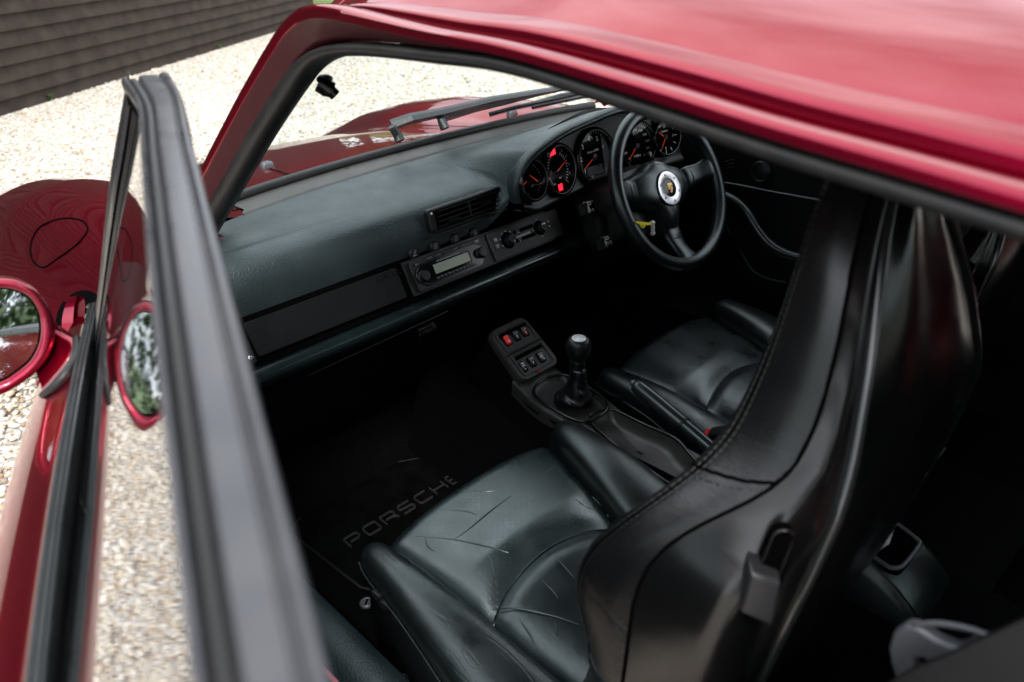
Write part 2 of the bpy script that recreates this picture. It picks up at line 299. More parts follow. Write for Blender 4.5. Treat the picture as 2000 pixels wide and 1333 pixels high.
# loose pebbles, nearest and visible part of the drive
def pebbles():
    rg = np.random.default_rng(3)
    zones = [(-2.7, -.62, -.9, 2.2, 2900), (-1.5, 1.4, 2.2, 4.6, 1500), (-.8, 2.6, 4.6, 7.4, 900), (.6, 5.2, 7.4, 11.6, 330), (1.7, 5.6, 2.9, 7.4, 800)]
    P = []
    for x0, x1, y0, y1, d in zones:
        n = int((x1-x0)*(y1-y0)*d); P.append(np.c_[rg.uniform(x0, x1, n), rg.uniform(y0, y1, n)])
    P = np.concatenate(P)
    keep = ((P - BA[:2])@bn[:2] > .03); P = P[keep]; n = len(P)
    ph = (1+5**.5)/2
    iv = np.array([(-1, ph, 0), (1, ph, 0), (-1, -ph, 0), (1, -ph, 0), (0, -1, ph), (0, 1, ph), (0, -1, -ph), (0, 1, -ph), (ph, 0, -1), (ph, 0, 1), (-ph, 0, -1), (-ph, 0, 1)])/1.902
    fi = np.array([(0, 11, 5), (0, 5, 1), (0, 1, 7), (0, 7, 10), (0, 10, 11), (1, 5, 9), (5, 11, 4), (11, 10, 2), (10, 7, 6), (7, 1, 8), (3, 9, 4), (3, 4, 2), (3, 2, 6), (3, 6, 8), (3, 8, 9), (4, 9, 5), (2, 4, 11), (6, 2, 10), (8, 6, 7), (9, 8, 1)])
    s = np.exp(rg.normal(0, .34, n))*.0088
    vv = iv[None]*(1+rg.uniform(-.22, .22, (n, 12, 1)))
    vv = vv*np.stack([rg.uniform(.9, 1.5, n), rg.uniform(.75, 1.1, n), rg.uniform(.42, .75, n)], 1)[:, None]*s[:, None, None]
    # random tilt then heading
    a = rg.normal(0, .38, n); ca, sa = np.cos(a)[:, None], np.sin(a)[:, None]
    y, z = vv[:, :, 1]*ca - vv[:, :, 2]*sa, vv[:, :, 1]*sa + vv[:, :, 2]*ca
    h = rg.uniform(0, 6.28, n); ch, sh = np.cos(h)[:, None], np.sin(h)[:, None]
    X = vv[:, :, 0]*ch - y*sh + P[:, :1]; Y = vv[:, :, 0]*sh + y*ch + P[:, 1:]; Z = z + (s*rg.uniform(.15, .75, n))[:, None]
    co = np.stack([X, Y, Z], 2).reshape(-1, 3).astype(np.float32)
    F = (fi[None] + 12*np.arange(n)[:, None, None]).reshape(-1).astype(np.int32)
    me = bpy.data.meshes.new('loose_pebbles'); me.vertices.add(n*12); me.vertices.foreach_set('co', co.ravel())
    me.loops.add(n*60); me.loops.foreach_set('vertex_index', F); me.polygons.add(n*20)
    me.polygons.foreach_set('loop_start', np.arange(0, n*60, 3, dtype=np.int32)); me.update(calc_edges=True)
    at = me.attributes.new('tone', 'FLOAT', 'POINT'); at.data.foreach_set('value', np.repeat(rg.uniform(0, 1, n), 12).astype(np.float32))
    me.polygons.foreach_set('use_smooth', np.ones(n*20, bool)); me.materials.append(M['stone'])
    o = bpy.data.objects.new('loose_pebbles', me); COL.objects.link(o); o['kind'] = 'stuff'; o['label'] = 'loose cream and tan pebbles of the shingle drive'
pebbles()
def weed(px):
    c = az(px, 0.01); e = MB()
    for k in range(16):
        a = rnd.uniform(0, 6.28); l = rnd.uniform(.03, .08); q = c + V(math.cos(a), math.sin(a), 0)*l*.7 + V(0, 0, l); w = V(-math.sin(a), math.cos(a), 0)*.014
        md = (c+q)/2 + V(0, 0, .012)
        e.add([c, md+w, q, md-w], [[0, 1, 2], [0, 2, 3]])
    return obj('weed', e, M['leaf'], smooth=False)
for px, lab in (((241, 150), 'weed tuft at the foot of the barn wall behind the door frame tip'), ((101, 196), 'small weed tuft at the foot of the barn wall, left of the others'), ((430, 96), 'weed sprig in the shingle towards the far barn corner')):
    o = weed(px); o['label'] = lab; o['category'] = 'weed'; o['group'] = 'weeds by the barn wall'
# barn: overlapped boards
barn = empty('barn', (*BS[:2], 0), 'dark brown weatherboarded barn along the far side of the shingle drive', 'barn')
def bobj(*a, **k):
    o = obj(*a, **k); o.parent = barn; o.matrix_parent_inverse = Matrix.Translation(-Vector((BS[0], BS[1], 0))); return o
LEN = (BE-BS)@bd
e = MB(); e.box(Fr(BS - bn*.06, bd, (0, 0, 1)), 0, LEN-.01, 0, 5.1, -5.5, 0); bobj('wall', e, M['black'], smooth=False)
ex = .148
for r in range(35):
    x = -.02; z0 = r*ex - .02 + .0
    cut = [0]; x = rnd.uniform(1.5, 4.5)
    fixed = {0: [LEN-6.0+1.15], 1: [], 2: [], 5: []}
    while x < LEN-.8: cut.append(x); x += rnd.uniform(4.2, 5.6)
    cut.append(LEN)
    for a, b in zip(cut[:-1], cut[1:]):
        t = rnd.uniform(-.004, .004)
        f = Fr(BS, bd, (0, 0, 1)); e = MB()
        # wedge section: thin at the top, thick at the bottom edge
        n0 = -.05
        pr = [(z0+t, .0), (z0+t, .046+t), (z0+ex+.02, .008), (z0+ex+.02, -.006)]
        rings = [[f(u, max(0, q[0]), 0) + bn*(q[1]) for q in pr] for u in (a+.0015, b-.0015)]
        e.loft(rings); bobj('board', e, M['board'], smooth=False, bevel=.003, seg=1)
e = MB(); e.box(Fr(BE, bd, (0, 0, 1)), -.005, .025, 0, 5.1, -.15, .045); bobj('corner_board', e, M['board'], smooth=False)
e = MB()
f = Fr(BS, bd, (0, 0, 1)); pr = [(-.35, 4.95), (-.35, 5.05), (2.75, 7.3), (5.9, 5.05), (5.9, 4.95), (2.75, 7.15)]
e.loft([[f(u, z, 0) - bn*d for d, z in pr] for u in (-.3, LEN+.3)]); bobj('roof', e, M['board'], smooth=False)
# trees that stand behind the photographer; the mirror and the lacquer show them
def tree_mesh(h, seed):
    q = random.Random(seed); tr = MB(); cr_ = MB()
    tr.tube(spline([(0, 0, -.05), (.1, .05, h*.25), (0, .1, h*.55), (.1, 0, h*.8)], 5), [h*.035*(1-.055*i) for i in range(16)], 8)
    cl = []
    for k in range(9):
        a = q.uniform(0, 6.28); z = h*q.uniform(.25, .7); l = h*q.uniform(.18, .36)
        e_ = V(math.cos(a)*l, math.sin(a)*l, z+l*.6); tr.tube(spline([(0, .05, z), e_*.5+V(0, 0, z*.5), e_], 3), [h*.014]*5+[h*.008]*2, 5); cl.append(e_)
    for k in range(64): a = q.uniform(0, 6.28); r = h*.34*q.random()**.6; cl.append(V(math.cos(a)*r, math.sin(a)*r, h*(.38+.58*q.random()*(1-(r/(h*.36))**2*.6))))
    for c in cl:
        rr = h*q.uniform(.07, .12)
        for i in range(190):
            d = nrm((q.gauss(0, 1), q.gauss(0, 1), q.gauss(0, .8)))*rr*q.random()**.4; s = h*.015
            u = nrm((q.gauss(0, 1), q.gauss(0, 1), q.gauss(0, 1))); w = nrm(np.cross(u, d+.01)); p = c+d
            cr_.add([p-u*s, p+w*s*.6, p+u*s, p-w*s*.6], [[0, 1, 2, 3]])
    return tr, cr_
def tree(loc, h, seed, label, src=None):
    t = empty('tree', loc, label, 'tree', 'trees round the drive')
    if src is None:
        a, b = tree_mesh(h, seed); obj('trunk', a, M['bark'], t); obj('crown', b, M['leaf'], t, smooth=False, recalc=False)
    else:
        for ch in src.children: c = ch.copy(); COL.objects.link(c); c.parent = t
        t.rotation_euler = (0, 0, seed); t.scale = (h,)*3
    return t
t0 = tree((-9.5, -15.5, 0), 7.5, 5, 'round leafy tree mirrored in the door mirror, behind the car')
tree((-17, -14, 0), 1.1, 1.2, 'broad tree on the lawn behind the car, beside the mirrored tree', t0)
tree((-3.2, -18, 0), .95, 2.4, 'smaller tree on the lawn straight behind the car', t0)
tree((15, 24, 0), 1.1, 4., 'tree on the lawn beyond the bonnet and the barn corner', t0)
tree((19, 5.5, 0), .9, 2.9, 'tall leafy tree on the far side of the drive beside the car', t0)
tree((21, .5, 0), .95, .5, 'tree on the far side of the drive, last in the row beside the car', t0)
tree((22, 17, 0), .9, 5., 'leafy tree at the right edge of the lawn ahead of the car', t0)
tree((22, 11, 0), 1.0, 1.7, 'tall tree on the far side of the drive, nearest the barn end', t0)
def hedge(a, b, h, w, n, label):
    q = random.Random(9); e = MB(); a = V(*a, 0); b = V(*b, 0); d = nrm(b-a); m = V(-d[1], d[0], 0); l = np.linalg.norm(b-a)
    for i in range(n):
        p = a + d*q.uniform(0, l) + m*q.gauss(0, w*.4) + V(0, 0, h*q.random()**.7*(.9+.1*math.sin(i))); s = .16
        u = nrm((q.gauss(0, 1), q.gauss(0, 1), q.gauss(0, 1))); v = nrm(np.cross(u, (q.gauss(0, 1), q.gauss(0, 1), q.gauss(0, 1)))); e.add([p-u*s, p+v*s*.6, p+u*s, p-v*s*.6], [[0, 1, 2, 3]])
    o = obj('hedge', e, M['leaf'], smooth=False, recalc=False); o['label'] = label; o['category'] = 'hedge'
hedge((-34, -19.6), (16, -20.6), 2.6, 1.6, 9000, 'long green hedge closing the drive behind the car')
hedge((12, 34), (44, 13), 4.5, 2.0, 9000, 'tall hedge at the edge of the lawn ahead of the car')
# ================================================================== CAR
X0 = .065
car = empty('sports_car', (X0, .2, 0), 'burgundy red two door coupe with black leather cabin and its near door ajar', 'car')
CINV = Matrix.Translation(-Vector((X0, .2, 0)))
def part(name, mb, m, parent=None, **k):
    o = obj(name, mb, m, **k); o.parent = parent or car
    if o.parent == car: o.matrix_parent_inverse = CINV
    return o
def sub(name, mb, m, parent, **k):
    return part(name, mb, m, parent, **k)
# ---- aperture path: windscreen pillar, roof rail
q0_, q1_, q2_ = az((442, 375), .985), az((585, 150), 1.18), az((1500, 283), 1.21); qn_ = nrm(np.cross(q1_-q0_, q2_-q0_))   # the door opening lies in one leaning plane
rail = [pl(p, q0_, qn_) for p in ((423, 414), (499, 281), (545, 207), (580, 155), (602, 127), (632, 106), (675, 96), (740, 96), (850, 107), (1000, 126), (1250, 201), (1500, 283), (1750, 358), (2000, 434), (2250, 512))]
rail = [rail[0]*1.35-rail[1]*.35] + rail
path = spline(rail, 6)
def frames(path):
    fr = []
    for i, p in enumerate(path):
        a = path[max(0, i-1)]; b = path[min(len(path)-1, i+1)]; t = nrm(b-a)
        o_ = V(-1, 0, 0); o_ = nrm(o_ - t*(o_@t)); u = nrm(np.cross(o_, t))
        if u[2] < 0: u = -u
        fr.append((p, o_, u, t))
    return fr
FRM = frames(path)
def sweep(prof, frs, closed=False):
    """prof(i) -> list of (outward, up) pairs"""
    e = MB(); e.loft([[p + o_*a + u*b for a, b in (prof(i) if callable(prof) else prof)] for i, (p, o_, u, t) in enumerate(frs)], ring=closed, cap=closed); return e
NP = len(FRM)
def seal_prof(i):
    # soft rubber bulb with a flat lip, broad on the pillar and flatter along the roof
    k = sstep(18, 44, i); a, b = .0165, .0160-.0092*k
    pr = []
    for q in range(14):
        t = 2*math.pi*q/14; x, y = math.cos(t), math.sin(t)
        pr.append((a*math.copysign(abs(x)**.8, x), b*math.copysign(abs(y)**.8, y)))
    return pr
part('door_seal', sweep(seal_prof, FRM, True), M['rubber'], ang=180, label='black rubber seal round the door opening')
e = sweep([(-.020, -.002), (-.020, -.0085), (.004, -.0085), (.0125, -.001)], FRM); part('seal_lip', e, M['rubber'], ang=180)
def rail_prof(i):
    k = sstep(34, 62, i); w = 1-.0*k; q = 1-k        # q: pillar, k: roof
    return [(-.022, .004), (.004, .0085), (.0145-.006*q, .0075+.004*q), (.0165-.008*q, .0095+.010*q), (.0165-.0005*q, .0150+.028*q), (.0150+.003*q, .0180+.0345*q), (.010+.004*q, .0195+.039*q), (.003, .0195+.040*q), (-.005, .0190+.039*q), (-.0085, .0175+.037*q),
            (-.0100, .0130+.037*q), (-.0110, .0050+.036*q), (-.0150, .0030+.035*q), (-.0260, .0030+.034*q), (-.0295, .0045+.033*q), (-.0302, .0120+.031*q), (-.0306, .0205+.029*q), (-.0330, .0245+.028*q), (-.0390, .0270+.027*q), (-.060, .0315+.020*q)]
part('roof_rail', sweep(lambda i: [(.0165-.0005*(1-sstep(34, 62, i)), .0098+.0332*(1-sstep(34, 62, i)))] + rail_prof(i)[4:], FRM), M['paint'], ang=50, label='burgundy pillar and drip rail over the near door')
part('pillar_jamb', sweep(lambda i: (lambda q: [(-.022, .004), (.0095-.006*q, .0075+.005*q), (.0150-.009*q, .0085+.009*q), (.0165-.0005*q, .0098+.0332*q)])(1-sstep(34, 62, i)), FRM), M['paint_shaded'], ang=60, label='burgundy shut face of the near door opening, coloured as in shade')
# roof skin from the rail to the mirrored rail
rows = []
iR = [i for i, q in enumerate(FRM) if q[0][1] < .02 and i >= 31]
for i in iR:
    p, o_, u, t = FRM[i]; a = p + o_*-.059 + u*(.0313+.020*(1-sstep(34, 62, i))); row = []
    hw = X0 - a[0]
    for k in range(33):
        s = k/32; x = a[0] + 2*hw*s; q = abs(2*s-1)
        z = a[2] + .062*(1-q**2.2) + .020*(1-q**9)
        row.append((x, a[1] + .05*(1-q**2), z))
    rows.append(row)
lr = rows[-1]
for dy, dz in ((.12, -.008), (.28, -.028), (.45, -.06)):
    rows.append([(X0+(x-X0)*(1-.06*dy), y-dy, z+dz) for x, y, z in lr])
f0 = rows[0]; ex_ = lambda x: max(0, 1-((x-X0)/.53)**2)
for dy, dz in ((.022, -.001), (.045, -.004), (.062, -.009), (.074, -.017), (.078, -.026)): rows.insert(0, [(x, y+dy*(.75+.75*ex_(x)), z+dz) for x, y, z in f0])
part('roof_panel', MB().grid(rows), M['paint'], ang=180)
hd = [[(x, y, z-.030) for x, y, z in r[2:-2]] for r in rows]
hd = hd[5:]
part('headlining', MB().grid(hd), M['black'], ang=180)
roof_rear = rows[-1]
# mirrored rail on the far side
FR2 = [(V(2*X0-p[0], p[1], p[2]), o_*V(-1, 1, 1), u*V(-1, 1, 1), t*V(-1, 1, 1)) for p, o_, u, t in FRM]
part('roof_rail', sweep(rail_prof, FR2), M['paint'], ang=50); part('door_seal', sweep(seal_prof, FR2, True), M['rubber'], ang=180)
# ---- windscreen, header
def yb(x): d = x-.13; return .525-.13*d*d-.2*d**4
CRN = FRM[32][0]
def wtop(x): q = abs((x-X0)/.50); return V(x, CRN[1]+.045+.09*(1-q*q), CRN[2]+.022+.045*(1-q*q))
rows = []
for k in range(13):
    s = k/12; row = []
    for j in range(25):
        r = -1+2*j/24; xb = X0+.62*r; xt = X0+.50*r
        b = V(xb, yb(xb)+.012, .905); t = wtop(xt); row.append(b+(t-b)*s + V(0, .05, .03)*(s*(1-s))*1.2)
    rows.append(row)
part('windscreen', MB().grid(rows), M['glass'], ang=180)
part('windscreen_seal', MB().tube([V(x, yb(x)+.014, .903) for x in np.linspace(-.56, .69, 40)], .012, 8), M['rubber'], ang=180)
e = MB(); e.loft([[wtop(x)+V(0, a, b) for a, b in ((.012, -.010), (.004, -.004), (-.04, -.004), (-.07, -.006), (-.07, -.03), (-.02, -.03))] for x in np.linspace(X0-.42, X0+.42, 20)]); part('header_rail', e, M['paint'], ang=40)
# ---- bonnet and wings: one lacquered skin
def ridge(y): return float(np.interp(y, [.2, .45, .8, 1.05, 1.3, 1.55, 1.8, 1.95], [.90, .893, .884, .868, .828, .765, .672, .60]))
def hoodz(y): return float(np.interp(y, [.2, .5, .75, 1.0, 1.25, 1.5, 1.8, 2.1, 2.3], [.886, .886, .872, .846, .803, .745, .655, .54, .42]))
def bodyz(x, y):
    d = abs(x-X0); rz = ridge(y) if y < 1.95 else .60-(y-1.95)*.9
    xr = .605; w = d-xr
    zf = rz + .006 - (2.1*w*w if w < 0 else 2.3*w*w + 9*max(0, w-.10)**2)
    zh = hoodz(y) - .10*(d/.5)**2*.4
    k = .018; a = max(-30, min(30, (zf-zh)/k)); return zh + k*math.log(1+math.exp(a)) if a < 29 else zf
ys = np.concatenate([np.linspace(.30, .56, 8), np.linspace(.60, 2.25, 44)]); rows = []
for y in ys:
    row = []
    for j in range(81):
        r = -1+2*j/80; x = X0 + r*.835
        yy = y
        if y < .56 and abs(x-X0) < .56: yy = max(y, yb(x)+.02)
        row.append((x, yy, bodyz(x, yy)))
    L0 = row[0]; L1 = row[-1]
    row = [(L0[0]+.11, L0[1], .30), (L0[0]+.035, L0[1], L0[2]-.2)] + row + [(L1[0]-.035, L1[1], L1[2]-.2), (L1[0]-.11, L1[1], .30)]
    rows.append(row)
part('front_wing_and_bonnet', MB().grid(rows), M['paint'], ang=180, label='burgundy bonnet and front wings reflecting the barn boards')
# filler flap: a thin lacquered lid on the near wing
fl = [(60, 482), (76, 446), (118, 428), (158, 431), (171, 450), (150, 478), (112, 506), (86, 523), (66, 512)]
def onbody(px):
    d = _ray(px); s = .5
    for k in range(600):
        q = CAM + d*s
        if q[2] < bodyz(q[0], q[1]) and q[1] > .3: break
        s += .006
    a, b = s-.006, s
    for k in range(16):
        m = (a+b)/2; q = CAM + d*m
        if q[2] < bodyz(q[0], q[1]): b = m
        else: a = m
    return V(q[0], q[1], bodyz(q[0], q[1]))
fp = [onbody(p) for p in spline([V(*p, 0) for p in fl], 8, True)]
e = MB().tube([p+V(0, 0, .0002) for p in fp], 0.0020, 6, True); flap = part('filler_flap', e, M['black'], ang=180)
fc = sum(fp)/len(fp); rg_ = [[fc+(p-fc)*k for p in fp] for k in (.988, .95, .6, .3, .02)]
rg_ = [[V(p[0], p[1], bodyz(p[0], p[1])+h) for p in r] for r, h in zip(rg_, (.0, .0008, .0008, .0008, .0008))]

# bonnet shut line and washer jet near the windscreen
pt = [onbody(p) for p in ((478, 374), (510, 366), (545, 356), (582, 347), (572, 343), (558, 341), (545, 336), (527, 331))]
part('bonnet_shut_line', MB().tube([p+V(0, 0, .001) for p in spline(pt, 4)], .0022, 6), M['black'], ang=180)
def jet(px):
    f = Fr(onbody(px)); e = MB().loft([[f(a*s, b*s, c) for a, b in rrect(.030, .020, .007)] for s, c in ((1.1, -.004), (1.05, .006), (.9, .012), (.6, .0145))]); j = part('washer_jet', e, M['grey_metal'], ang=60)
    for q in (-.006, .006): sub('nozzle', MB().sphere(f.at(q, -.004, .013), .0028, .0028, .002, 8, 6), M['black'], j)
jet((522, 327)); jet((1000, 224))
# ---- near front corner: shut face of the wing and the door's leading edge
f = Fr(ay((146, 606), .40), (1, 0, 0), (0, .25, 1))
# ================================================================== NEAR DOOR, AJAR
DH = V(-.67, .42, 0); DD = V(-.358, -.934, 0); DO = V(-.934, .358, 0)
def dp(s, o, z): return DH + DD*s + DO*o + V(0, 0, z)
dsk = [(.946, -.0135), (.941, -.0105), (.934, .000), (.922, .018), (.906, .036), (.888, .052), (.868, .065), (.840, .078), (.81, .086), (.77, .088), (.70, .083), (.60, .072), (.48, .060), (.38, .045), (.33, .02)]
def beltz(s): return -.012*((s-.75)/.55)**2
door_o = MB(); rows = []
for s in np.linspace(.365, 1.32, 40): rows.append([dp(s, o-.012*((s-.75)/.55)**2, z+beltz(s)) for z, o in dsk] + [dp(s, -.06, .33), dp(s, -.075, .40)])
door_o.grid(rows)
door = part('door', door_o, M['paint'], ang=60, label='near door standing ajar, burgundy outside with a black window frame')
# belt trim: black capping with grooves
bt = [(-.0125, .945), (-.0125, .950), (-.016, .9535), (-.022, .954), (-.0225, .952), (-.0245, .952), (-.025, .9545), (-.031, .955), (-.0315, .952), (-.034, .952), (-.036, .956), (-.0395, .957), (-.041, .95)]
bt = [(-.0125+(o+.0125)*.52, .953+(z-.953)*(.6 if o < -.014 else 1)) for o, z in bt] + [(-.0272, .946), (-.0268, .925)]
rows = [[dp(s, o-.012*((s-.75)/.55)**2, z+beltz(s)) for o, z in bt] for s in np.linspace(.372, 1.32, 30)]
rows = [[dp(.360, o, .940) for o, z in bt]] + rows
sub('belt_trim', MB().grid(rows), M['belt'], door, ang=35)
# top rail of the window frame
rs = [(.505, 1.212), (.53, 1.230), (.60, 1.236), (.72, 1.233), (.86, 1.226), (1.03, 1.2135), (1.15, 1.199), (1.25, 1.181), (1.33, 1.158), (1.42, 1.120)]
RP = spline([V(s, -.152+.017*(1-sstep(.50, .74, s)), z) for s, z in rs], 5)
rp = [(.000, -.014), (.0015, -.002), (.0005, .0012), (-.0018, .0018), (-.0026, -.0006), (-.0034, -.0040), (-.0096, -.0044), (-.0104, -.0012), (-.0112, .0008), (-.0130, .0014), (-.0225, .0006), (-.0232, -.0012), (-.0242, -.0012), (-.0250, .0010), (-.0275, .0024), (-.0300, .0016), (-.0312, -.003), (-.0312, -.016)]
def railw(s): return 1.35-.35*sstep(.50, .80, s)
def sweepd(prof, P, wid=None):
    rows = []
    for i, p in enumerate(P):
        a, b = P[max(0, i-1)], P[min(len(P)-1, i+1)]; t = nrm(b-a); up = V(-t[2], 0, t[0]); w = wid(p[0]) if wid else 1
        rows.append([dp(*(p + V(0, o*w, 0) + up*z)) for o, z in prof])
    return MB().grid(rows)
sub('frame_rail', sweepd(rp, RP, railw), M['frame_trim'], door, ang=35, label='dark grey grooved top rail of the door window frame')
e = sweepd([(-.0034, -.0040), (-.0040, -.0016), (-.0056, -.0008), (-.0080, -.0012), (-.0094, -.0042)], RP, railw); sub('rail_seal', e, M['rubber'], door, ang=60)
e = sweepd([(.000, -.014), (.001, -.024), (-.030, -.026), (-.0312, -.016)], RP, railw); sub('rail_underside', e, M['black'], door, ang=60)
# front leg and its glass channel: an outer cover, a bright bead and the flocked channel the glass runs in
nA = nrm(DD - V(0, 0, 1)*((.52-.40)/.287)); PA = dp(.40, 0, .945)
nB = nrm(DD - V(0, 0, 1)*((.545-.618)/.292)); PB = dp(.618, 0, .934)
LA = spline([pl(q, PA, nA) for q in ((250, 141), (233, 240), (216, 340), (203, 450), (192, 560), (181, 645))], 6)
LB = spline([pl(q, PB, nB) for q in ((271, 250), (262, 350), (243, 470), (222, 590), (197, 730), (173, 868))], 6)
LA = [LA[i] for i in range(len(LA))]
def strip(k0, k1, h0, h1): return MB().loft([[a+(b-a)*k0+DD*h0, a+(b-a)*k0*.5+(b-a)*k1*.5+DD*max(h0, h1), a+(b-a)*k1+DD*h1, a+(b-a)*k1-DD*.02, a+(b-a)*k0-DD*.02] for a, b in zip(LA, LB)], True, True)
sub('leg_cover', strip(0, .16, .000, .004), M['rubber'], door, ang=50)
sub('frame_leg', strip(.165, .36, .003, .006), M['frame_trim'], door, ang=50)
sub('leg_groove', strip(.36, .50, -.002, -.004), M['black'], door, ang=50)
sub('glass_channel', strip(.50, .93, .002, .004), M['rubber'], door, ang=50)
sub('channel_bead', strip(.935, 1.0, .004, .006), M['frame_trim'], door, ang=50)
# window glass, gently bowed
rows = []
for k in range(13):
    t = k/12; row = []
    for s in np.linspace(.585, 1.36, 24):
        zt = float(np.interp(s, [p[0] for p in RP], [p[2] for p in RP]))-.006; z = .93+(zt-.93)*t
        row.append(dp(s, -.0262-.1273*t+.004*t*(1-t), z))
    rows.append(row)
sub('window_glass', MB().grid(rows), M['side_glass'], door, ang=180)
# inner door card
e = MB(); rows = []
for s in np.linspace(.22, 1.32, 12): rows.append([dp(s, o, z+beltz(s)) for o, z in ((-.041, .95), (-.055, .955), (-.075, .95), (-.085, .93), (-.080, .80), (-.095, .74), (-.085, .66), (-.09, .40), (-.07, .34))])
sub('door_card', e.grid(rows), M['vinyl'], door, ang=50)
e = MB(); e.add([dp(.365, o, z) for z, o in ((.93, .0), (.85, .07), (.6, .07), (.34, .03), (.34, -.07), (.93, -.07))], [[0, 1, 2, 3, 4, 5]]); sub('door_edge', e, M['paint'], door, smooth=False); e = MB(); e.add([dp(1.32, o, z) for z, o in ((.93, -.02), (.85, .06), (.6, .06), (.34, .02), (.34, -.07), (.93, -.07))], [[0, 1, 2, 3, 4, 5]])
sub('door_edge', e, M['paint'], door, smooth=False)
sub('door_handle', MB().loft([[dp(s, o, z) for o, z in ((.075, .800), (.098*w+.086*(1-w), .803), (.103*w+.086*(1-w), .785), (.098*w+.086*(1-w), .768), (.075, .770))] for s, w in ((1.02, 0), (1.035, .9), (1.08, 1), (1.19, 1), (1.235, .9), (1.25, 0))]), M['paint'], door, ang=60)
# door mirror
MC = dp(.47, .055, .945); mn = nrm(DD*.95 + DO*-.19 + V(0, 0, .165))
mv = nrm(V(0, 0, 1) - mn*mn[2]); mu = np.cross(mv, mn); MF = Fr(MC, mu, mv)
def mp_(pts): return [MF.uv(p) for p in pts]
oo = mp_([(110, 655), (101, 612), (76, 574), (40, 551), (0, 545), (-60, 548), (-150, 566), (-215, 610), (-235, 680), (-215, 755), (-150, 806), (-80, 806), (0, 777), (36, 758), (76, 728), (102, 694)])
gg = mp_([(79, 645), (73, 610), (55, 584), (28, 571), (0, 567), (-60, 570), (-140, 588), (-190, 625), (-205, 680), (-190, 735), (-140, 772), (-80, 772), (0, 749), (28, 733), (58, 708), (74, 678)])
oo = [q[:2] for q in spline([V(*q, 0) for q in oo], 4, True)]; gg = [q[:2] for q in spline([V(*q, 0) for q in gg], 4, True)]
cu = np.mean(oo, 0); cg = np.mean(gg, 0)
def sc(P, c, k): return [(c[0]+(a-c[0])*k, c[1]+(b-c[1])*k) for a, b in P]
e = MB()
rings = [(gg, cg, 1.00, -.020), (gg, cg, 1.02, -.004)]
R3 = [[MF(a, b, -.020) for a, b in sc(gg, cg, 1.0)], [MF(a, b, -.004) for a, b in sc(gg, cg, 1.035)], [MF(a, b, 0.000) for a, b in [(.45*p[0]+.55*q[0], .45*p[1]+.55*q[1]) for p, q in zip(gg, oo)]],
      [MF(a, b, -.004) for a, b in sc(oo, cu, .975)], [MF(a, b, -.014) for a, b in oo], [MF(a, b, -.035) for a, b in sc(oo, cu, .985)], [MF(a, b, -.065) for a, b in sc(oo, cu, .90)], [MF(a, b, -.090) for a, b in sc(oo, cu, .70)], [MF(a, b, -.102) for a, b in sc(oo, cu, .40)], [MF(a, b, -.105) for a, b in sc(oo, cu, .03)]]
e.loft(R3, True, False); dm = part('door_mirror', e, M['paint'], ang=180, label='burgundy mirror housing on the ajar door')
e = MB().loft([[MF(a, b, -.016) for a, b in sc(gg, cg, 1.015)], [MF(a, b, -.010) for a, b in sc(gg, cg, 1.01)], [MF(a, b, -.012) for a, b in sc(gg, cg, .985)]], True, False); sub('glass_bezel', e, M['black'], dm, ang=180)
e = MB().add([MF(a, b, -.013) for a, b in sc(gg, cg, .99)], [list(range(len(gg)))]); sub('mirror_glass', e, M['mirror'], dm, smooth=False)
# stalk with rubber gasket
def onskin(p):
    z = .93
    for _ in range(12):
        q = az(p, z); o = (q-DH)@DO; z = float(np.interp(o, [k[1] for k in dsk[1:8]], [k[0] for k in dsk[1:8]]))
    return az(p, z)
ft = [onskin(p) for p in ((122, 640), (150, 662), (151, 690), (140, 722), (112, 755), (84, 776))]
hd_ = [MF(*MF.uv(p), -.02) for p in ((100, 625), (109, 650), (108, 670), (100, 695), (86, 715), (70, 730))]
mid = [(a+b)/2 + V(0, 0, -.006) + DD*-.004 for a, b in zip(ft, hd_)]
e = MB(); e.grid([spline(hd_, 4), spline(mid, 4), spline(ft, 4), [p+V(0, 0, -.03) for p in spline(ft, 4)]]); sub('stalk', e, M['paint'], dm, ang=180)
gp = spline([p+V(0, 0, .002) for p in ft[1:]], 5); sub('gasket', MB().tube(gp, [.004+.0028*math.sin(math.pi*i/(len(gp)-1)) for i in range(len(gp))], 8), M['rubber'], dm, ang=180)
# hinge gap: black patch on the wing paints the opening's shade, with the door's lacquered leading edge in it
hole = [(108, 645), (112, 612), (125, 587), (145, 572), (166, 567), (186, 573), (200, 592), (200, 640), (160, 662), (118, 664)]
hq = [onbody(p) for p in spline([V(*p, 0) for p in hole], 3, True)]; hc = sum(hq)/len(hq)
rg_ = [[hc+(p-hc)*k for p in hq] for k in (1, .96, .6, .05)]; rg_ = [[V(p[0], p[1], bodyz(p[0], p[1])+h) for p in r] for r, h in zip(rg_, (.0, .0014, .0014, .0014))]
part('shut_gap', MB().loft(rg_, True, False), M['black'], ang=180)
lf = [ay(p, .30) for p in ((122, 655), (121, 625), (128, 596), (138, 580))]; md = [ay(p, .285) for p in ((142, 655), (143, 620), (146, 592), (150, 578))]; rt = [ay(p, .30) for p in ((158, 652), (164, 622), (166, 596), (163, 580))]
m2 = [ay(p, .305) for p in ((147, 655), (148, 620), (150, 592), (153, 578))]
e = MB().grid([spline(x, 4) for x in (lf, md, m2, rt)]); sub('leading_edge', e, M['paint'], door, ang=40)
